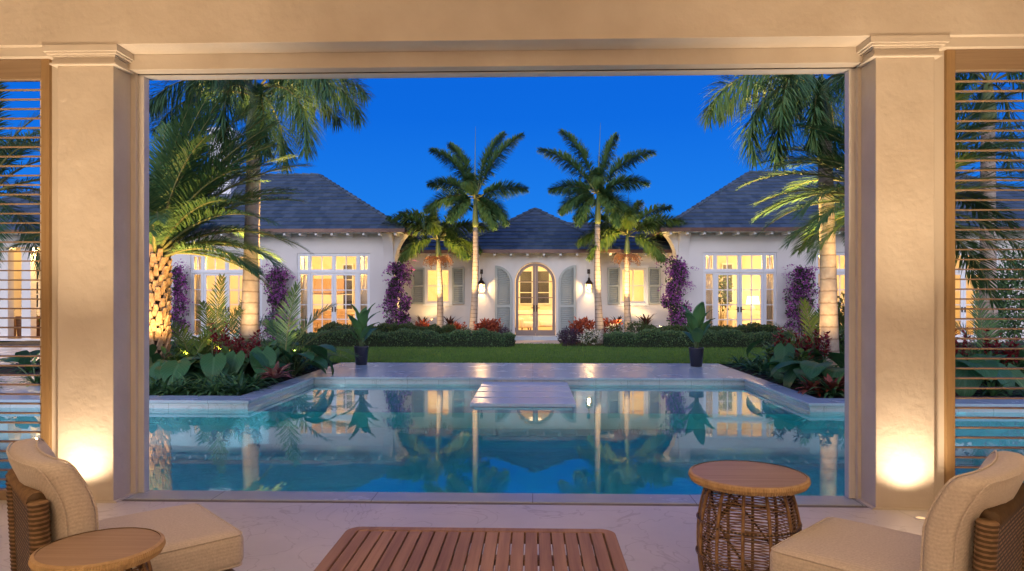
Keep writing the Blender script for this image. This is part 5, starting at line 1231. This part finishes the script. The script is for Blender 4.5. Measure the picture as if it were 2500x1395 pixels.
# upright yellow green ginger
for k, (px, Y, lb) in enumerate(((562, 12.7, 'yellow green ginger plant with upright leaves in the left bed'), (1955, 12.6, 'green ginger plant with upright leaves in the right bed'), (420, 12.9, 'yellow green ginger plant beside the date palm trunk'), (655, 13.4, 'yellow green ginger plant behind the pink bromeliad'), (1885, 13.7, 'green ginger plant at the left end of the right bed'))):
    o = thing('ginger_plant', lb, 'plant', base_at(px, Y, -.03)); b = MB(); rg = random.Random(k + 3); p = ORG[o.name]; bs = MB()
    for i in range(4):
        tp = p + V((rg.uniform(-.15,.15), rg.uniform(-.1,.1), rg.uniform(.4,.6))); bs.tube([p, tp], [.012,.006], 5)
        for j in range(6): a = j * 2.4 + i; e = rg.uniform(.4, 1.1); leaf(b, p.lerp(tp, .35 + .12 * j), (math.cos(a)*math.cos(e), math.sin(a)*math.cos(e), math.sin(e)), UP, rg.uniform(.22,.32), .09, 'oval', .3, .5, 6)
    b.build('leaves', M['ti'], o, smooth=True); bs.build('stems', M['stalk'], o)
# bromeliads and crotons at the pool edge
def rosette(label, base, s, seed, mat, n=34, name='bromeliad', group=None, W=.085, L=.34):
    b = strap_clump(seed, n, L, W, (15, 80), 60, fold=.25); o = b.build(name, M[mat]); tag(o, label, 'plant', group); place(o, base, seed * .7, s); return o
rosette('pinkish red bromeliad rosette in front of the left elephant ears', base_at(672, 12.0, .12), 1.15, 61, 'croton_pink', 40)
for k, (px, Y, z, s) in enumerate(((1985, 11.25, .02, 1.05), (2030, 11.1, .05, 1.1), (2062, 11.3, .12, 1.05), (2005, 11.6, .16, .9))):
    rosette('red %s croton rosette at the pool edge of the right bed' % ('leftmost', 'largest front', 'rightmost', 'small back')[k], base_at(px, Y, z), s, 70 + k, 'croton', 36, 'croton', 'red crotons at the right pool edge', .10, .30)
# filler foliage low in the beds so the soil is hidden
shrub('green_shrub', 'leafy dark shrub behind the elephant ears in the left bed', 'shrub', (X(480,14.9), 14.9, .25), (1.3, .6, .32), 1500, .13, [M['fern']], 81, elong=2.4)
shrub('green_shrub', 'leafy dark shrub at the back of the right bed behind the flower spikes', 'shrub', (X(2010,15.4), 15.4, .3), (1.2, .6, .36), 1500, .13, [M['fern']], 82, elong=2.4)
shrub('green_shrub', 'tall broad leaved shrub right of the right royal palm trunk', 'shrub', (X(2075,16.0), 16.0, .75), (.55, .5, .85), 1100, .16, [M['hedge_light']], 83, elong=2.6)
shrub('green_shrub', 'dark leafy mass low behind the right louvre screen', 'shrub', (X(2430,13.0), 13.0, .2), (1.8, .7, .35), 2200, .13, [M['fern']], 84, elong=2.4)
shrub('green_shrub', 'tall dark climbing shrub before the far right window beyond the louvres', 'shrub', (X(2475,17.5), 17.5, 1.4), (.5, .4, 1.4), 1600, .13, [M['hedge']], 85, elong=2.0)

# potted plants on the far deck
def potted(px, Y, label, seed):
    rg = random.Random(seed); p = base_at(px, Y, 0.0); o = thing('potted_plant', label, 'potted plant', p, 'potted plants on the far pool deck')
    b = MB(); b.lathe([(0,.001),(.112,.001),(.125,.012),(.165,.40),(.168,.42),(.156,.422),(.15,.40),(.148,.385),(0,.383)], 32, p); b.build('pot', M['pot'], o, smooth=True)
    b = MB(); b.lathe([(.145,.386),(0,.395)], 20, p); b.build('soil', M['soil'], o)
    for i in range(11):
        az = (i * 137.5 + seed * 60) % 360; t = i / 10; el = 48 + 38 * t; hz = .41 + .10 * t; sl = .12 + .42 * t
        pts = arc(p + V((rg.uniform(-.04,.04), rg.uniform(-.04,.04), .385)), az, min(86, el + 22), sl, 12, 4); b = MB(); b.tube(pts, [.012,.011,.010,.008,.006], 6); b.build('stalk', M['stalk'], o)
        a = math.radians(az); e = math.radians(el); d = V((math.cos(a)*math.cos(e), math.sin(a)*math.cos(e), math.sin(e))); up = V((-math.cos(a)*math.sin(e), -math.sin(a)*math.sin(e), math.cos(e)))
        b = MB(); leaf(b, pts[-1], d, up, rg.uniform(.52,.68), rg.uniform(.22,.29), 'oval', .28, .45, 9); b.build('leaf', M['banana'], o, smooth=True)
potted(882, 15.75, 'broad leaved plant in charcoal pot on the deck left of the jetty', 1)
potted(1700, 15.55, 'broad leaved plant in charcoal pot on the deck right of the jetty', 2)
# indoor tree in the right room
shrub('indoor_tree', 'small leafy indoor tree behind the left glazed door of the right room', 'house plant', (X(1762,26.3), 26.4, 1.75), (.42, .35, .75), 420, .13, [M['hedge_light']], 91, zb=FZ)

# ------------------------------------------------------------------ garden lighting (warm ground spots under the planting)
def gspot(loc, tgt, e, ang=1.1, rad=.04): lamp('garden_spot', 'SPOT', loc, e, (1,.62,.22), tgt, spot_size=ang, spot_blend=.7, shadow_soft_size=rad)
for px, Y, tp, e in ((1152, PA, tA, 110), (1074, 23.9, tB, 110), (1467, PA, tC, 110), (1535, 23.9, tD, 110)):
    p = base_at(px, Y, .5); s = (1 if px > 1300 else -1) * (-1 if px == 1535 else 1)
    gspot(p + V((s*.3, -.85, .2)), tp + V((0, 0, .6)), e*13, .95); gspot(p + V((s*.45, -.8, .25)), p + V((0, 0, .9)), 26, 2.4)
p = base_at(608, 15, .2); gspot(p + V((.35, -1.0, .85)), p + V((.03, 0, 1.9)), 75, 2.5); gspot(p + V((.5, .9, .7)), tE + V((.1, -.1, 1.0)), 3800, .95)
p = base_at(2025, 14.2, .2); gspot(p + V((-.40, -1.0, .85)), p + V((-.03, 0, 1.9)), 75, 2.5); gspot(p + V((-.9, 1.0, .7)), tG + V((-.5, 0, .8)), 3600, 1.0)
p = base_at(376, DF, .2); gspot(p + V((.40, -.75, .55)), pt(385, 700, DF), 120, 1.9); gspot(p + V((1.3, -1.5, .75)), pt(440, 420, DF), 420, 1.5); gspot(p + V((.9, .5, .9)), pt(520, 520, DF), 160, 1.5)
p = base_at(2190, 13.4, .2); gspot(p + V((-.7, -.5, .6)), pt(2120, 520, 13.3), 650, 1.3)
gspot(base_at(545, 13.9, .35), pt(535, 640, 14.6), 90, 1.7); gspot(base_at(455, 13.0, .45), pt(450, 640, 14.0), 55, 2.0); gspot(base_at(720, 13.9, .45), pt(715, 640, 14.6), 110, 1.7); gspot(base_at(1965, 14.3, .45), pt(1975, 640, 15.3), 70, 1.8)
# warm washes on the wing corners
gspot((LW1 + .45, 25.3, .2), (LW1 + .12, 24.6, 3.6), 260, .9); gspot((RW0 - .45, 25.3, .2), (RW0 - .12, 24.6, 3.6), 260, .9)
gspot((X(1055,25.3), 25.2, .75), (X(1030,25.9), 25.9, 2.2), 60, 2.3); gspot((X(1548,25.3), 25.2, .75), (X(1580,25.9), 25.9, 2.2), 60, 2.3)
# ------------------------------------------------------------------ foreground furniture
# slatted coffee table
ct = thing('coffee_table', 'low slatted reddish teak table in the middle of the terrace', 'table', (0, 2.7, 0))
h = .40; yb = gnd(1175, 1288, h).y; bl, br = gnd(852, 1288, h), gnd(1497, 1292, h)
xl_, xr_ = bl.x - .005, br.x + .005; yf = yb - 1.28
rail = .055
b = MB()
def rr_ring(x0, x1, y0, y1, r, wdt, z0, z1):
    """rounded rectangular frame"""
    outer = []; inner = []
    for cx_, cy_, a0 in ((x1-r, y1-r, 0), (x0+r, y1-r, 90), (x0+r, y0+r, 180), (x1-r, y0+r, 270)):
        for k in range(7):
            a = math.radians(a0 + 15 * k); outer.append((cx_ + r*math.cos(a), cy_ + r*math.sin(a))); ri = max(.004, r - wdt); inner.append((max(x0+wdt, min(x1-wdt, cx_ + ri*math.cos(a))), max(y0+wdt, min(y1-wdt, cy_ + ri*math.sin(a)))))
    n = len(outer); vs = [(x,y,z1) for x,y in outer] + [(x,y,z1) for x,y in inner] + [(x,y,z0) for x,y in outer] + [(x,y,z0) for x,y in inner]; fs = []
    for i in range(n):
        j = (i+1) % n; fs += [(i, j, n+j, n+i), (2*n+i, 3*n+i, 3*n+j, 2*n+j), (i, 2*n+i, 2*n+j, j), (n+i, n+j, 3*n+j, 3*n+i)]
    b.add(vs, fs)
rr_ring(xl_, xr_, yf, yb, .07, rail, h - .06, h); b.build('frame', M['teak'], ct, bevel=.006)
b = MB(); ns = 19; x0, x1 = xl_ + rail + .004, xr_ - rail - .004; pitch = (x1 - x0) / ns
for k in range(ns): b.box(x0 + k*pitch + .003, x0 + (k+1)*pitch - .0045, yf + rail + .002, yb - rail - .002, h - .03, h - .0015)
b.build('slats', M['teak'], ct, bevel=.003)
b = MB()
for yy in (yf + .3, (yf+yb)/2, yb - .3): b.box(xl_ + rail + .002, xr_ - rail - .002, yy - .03, yy + .03, h - .056, h - .0305)
b.build('crossbars', M['teak'], ct)
for sx in (xl_ + .01, xr_ - .07):
    for sy in (yf + .01, yb - .07): b = MB(); b.box(sx, sx + .06, sy, sy + .06, 0, h - .061); b.build('leg', M['teak'], ct, bevel=.006)

# ribbed-linen lounge chairs with rattan frame; local: faces +X, seat front at x=0
def ribbed(b, pts, r, step=.009):
    """cane wound round a rod"""
    P = [V(p) for p in pts]; out_ = []; L = 0
    for i in range(len(P) - 1):
        n = max(2, int((P[i+1] - P[i]).length / step))
        for k in range(n): out_.append(P[i].lerp(P[i+1], k / n))
    out_.append(P[-1]); b.tube(out_, [r * (1 + (.06 if k % 2 else -.07)) for k in range(len(out_))], 10)
def piping(b, pts, r=.0042): b.tube(pts, r, 6, 0, False, True)
def lounge(label, loc, rz, Wd=.66, D=.61):
    o = thing('lounge_chair', label, 'lounge chair', loc, 'lounge chairs on the terrace', local=True)
    W2 = Wd / 2; zt = .455; th = .165
    # seat cushion
    bd = lambda q: V((q.x, q.y, q.z))
    b = MB(); rbox(b, (-(D+.1)/2, 0, zt - th/2 - .012), ((D+.1)/2, W2, th/2), .045, 14, .016); s = b.build('seat_cushion', M['fabric'], o, smooth=True)
    b = MB()
    for dz in (th/2 - .014, -th/2 + .014):
        x0, x1, y1 = -(D+.1) + .01, -.010, W2 - .010; z = zt - th/2 - .012 + dz; pts = []
        for cx_, cy_, a0 in ((x1-.035, y1-.035, 0), (x0+.035, y1-.035, 90), (x0+.035, -y1+.035, 180), (x1-.035, -y1+.035, 270)):
            for k in range(5): a = math.radians(a0 + 22.5*k); pts.append((cx_ + .037*math.cos(a), cy_ + .037*math.sin(a), z))
        piping(b, pts)
    b.build('piping', M['fabric'], s)
    # back cushion, leaning back and bowed
    lean = math.radians(3); bc = V((-D - .062, 0, zt + .205)); bh = V((.064, W2 + .01, .215))
    def bend(q):
        x = q.x + .05 * (q.y / W2) ** 2 - .03; x += .018 * max(0, 1 - (q.y/bh.y)**2) * max(0, 1 - (q.z/bh.z)**2) * (1 if q.x > 0 else -1)
        z = q.z; ln = lean; x -= .085 * max(0, (z + .005) / (bh.z + .005)) ** 1.5
        return V((x * math.cos(lean) - math.sin(ln) * z, q.y, z * math.cos(ln) + x * math.sin(lean)))
    b = MB(); rbox(b, bc, bh, .05, 14, 0, bend=bend); bk_ = b.build('back_cushion', M['fabric'], o, smooth=True)
    b = MB()
    for sx in (-1, 1):
        pts = []; yy, zz_ = bh.y - .012, bh.z - .012
        for cy_, cz_, a0 in ((yy-.03, zz_-.03, 0), (-yy+.03, zz_-.03, 90), (-yy+.03, -zz_+.03, 180), (yy-.03, -zz_+.03, 270)):
            for k in range(5): a = math.radians(a0 + 22.5*k); pts.append(V((sx * (bh.x - .012), cy_ + .033*math.cos(a), cz_ + .033*math.sin(a))))
        dense = []
        for i in range(len(pts)):
            for k in range(6): dense.append(pts[i].lerp(pts[(i+1) % len(pts)], k / 6))
        piping(b, [bc + bend(q) for q in dense])
    b.build('piping', M['fabric'], bk_)
    # rattan frame
    zf = zt - th - .055; xb = -D - .158; yl = W2 - .03; r = .030
    b = MB(); rs = .026
    ribbed(b, [(-.05, -yl, zf), (-.05, yl, zf)], rs); ribbed(b, [(-.05, yl, zf), (xb, yl, zf)], rs); ribbed(b, [(-.05, -yl, zf), (xb, -yl, zf)], rs); ribbed(b, [(xb, -yl, zf), (xb, yl, zf)], rs)
    b.build('seat_rail', M['rattan_dark'], o, smooth=True)
    b = MB(); b.box(xb + .02, -.06, -yl + .02, yl - .02, zf - .012, zf + .02); b.build('seat_deck', M['weave'], o)
    for sy in (-1, 1): b = MB(); ribbed(b, [(-.05, sy*yl, 0), (-.05, sy*yl, zf - .024)], r); b.build('leg', M['rattan_dark'], o, smooth=True)
    tx = xb - .022; zb2 = .725
    for sy in (-1, 1): b = MB(); ribbed(b, [(xb, sy*yl, 0), (xb, sy*yl, zf + .03), (tx, sy*yl, zb2)], .036); b.build('back_post', M['rattan_dark'], o, smooth=True)
    b = MB(); ribbed(b, [(tx, -yl + .03, zb2 - .005), (tx, yl - .03, zb2 - .005)], .036); b.build('top_rail', M['rattan_dark'], o, smooth=True)
    b = MB(); y_ = yl - .03
    for dx, fl in ((-.016, 1), (.016, 0)):
        vs = [(xb+dx, -y_, zf-.02), (xb+dx, y_, zf-.02), (tx+dx, y_, zb2-.02), (tx+dx, -y_, zb2-.02)]
        b.add(vs, [(0,1,2,3) if fl else (3,2,1,0)], 0, [(0,0),(2*y_,0),(2*y_,zb2-zf),(0,zb2-zf)])
    b.build('back_panel', M['weave'], o)
    b = MB()
    for sy in (-1, 1): b.box(xb + .02, -.07, sy*yl - .008, sy*yl + .008, .0 + .03, .05)
    o.rotation_euler = (0, 0, rz); return o
lounge('cream ribbed lounge chair at the left behind the smaller side table', (-1.53, 3.37, 0), math.radians(44))
lounge('cream ribbed lounge chair at the right beside the taller barrel table', (1.225, 3.24, 0), math.radians(180 - 44))

# barrel shaped rattan side tables
def side_table(label, loc, R, H, seed):
    o = thing('side_table', label, 'side table', loc, 'round rattan side tables', local=True); rg = random.Random(seed)
    b = MB(); n = 150; vs = []; fs = []
    prof = [(R - .012, H - .001), (R, H - .006), (R + .004, H - .022), (R - .006, H - .042)]
    for k in range(n * 2):
        a = PI * k / n; m_ = 1 + (.006 if k % 2 else -.004)
        for i, (r, z) in enumerate(prof): vs.append((r * (m_ if i else 1) * math.cos(a), r * (m_ if i else 1) * math.sin(a), z))
    for k in range(n * 2):
        l = (k + 1) % (n * 2)
        for i in range(3): fs.append((k*4+i+1, l*4+i+1, l*4+i, k*4+i))
    b.add(vs, fs)
    tp = MB(); tp.lathe([(R - .0125, H - .004), (0, H - .003)], 64); tp.lathe([(0, H - .041), (R - .012, H - .041)], 48); t_ = tp.build('tabletop', M['table_top'], o); b.build('rim', M['rattan_rim'], t_)
    def rad(z):
        t = z / (H - .055); return R * (.66 + .18 * math.sin(PI * t) ** .8 if t > .5 else .72 + .12 * math.sin(PI * t) ** .8)
    b = MB()
    nh = int((H - .06) / .0145)
    for k in range(nh):
        z = .012 + k * (H - .075) / (nh - 1); ph = rg.uniform(0, 6.28); am = rg.uniform(0, .0035)
        pts = [(rad(z) * math.cos(a), rad(z) * math.sin(a), z + am * math.sin(3 * a + ph)) for a in [2 * PI * i / 48 for i in range(48)]]
        b.tube(pts, rg.uniform(.0026, .0036), 5, 0, False, True)
    b.build('woven_cane', M['rattan'], o, smooth=True)
    for k in range(12):
        a = 2 * PI * k / 12 + .13; pts = [((rad(z) + .006) * math.cos(a), (rad(z) + .006) * math.sin(a), z) for z in [i * (H - .055) / 14 for i in range(15)]]
        b = MB(); b.tube(pts, .0088, 7); b.build('rib', M['rattan'], o, smooth=True)
    b = MB()
    for k in range(6):
        a = 2 * PI * k / 6; pts = []
        for i in range(9): t = i / 8; z = .03 + t * (H - .12); an = a + (t - .5) * 1.9 * (1 if k % 2 else -1); pts.append(((rad(z) - .016) * math.cos(an), (rad(z) - .016) * math.sin(an), z))
        b.tube(pts, .006, 6)
    for z in (H * .34, H * .62): b.tube([((rad(z) + .013) * math.cos(a), (rad(z) + .013) * math.sin(a), z) for a in [2 * PI * i / 40 for i in range(40)]], .006, 6, 0, False, True)
    b.build('braces', M['rattan_dark'], o, smooth=True)
    b = MB(); b.lathe([(rad(.05) - .02, .05), (0, .052)], 32); b.lathe([(0, .03), (rad(.04) - .02, .03)], 32); b.build('base_disc', M['table_top'], o)
    return o
side_table('tall barrel shaped rattan side table with round top before the pool at the right', (1.09, 3.56, 0), .288, .62, 1)
side_table('rattan side table with round ribbed edge top in the left front corner', (-1.575, 2.49, 0), .21, .604, 2)
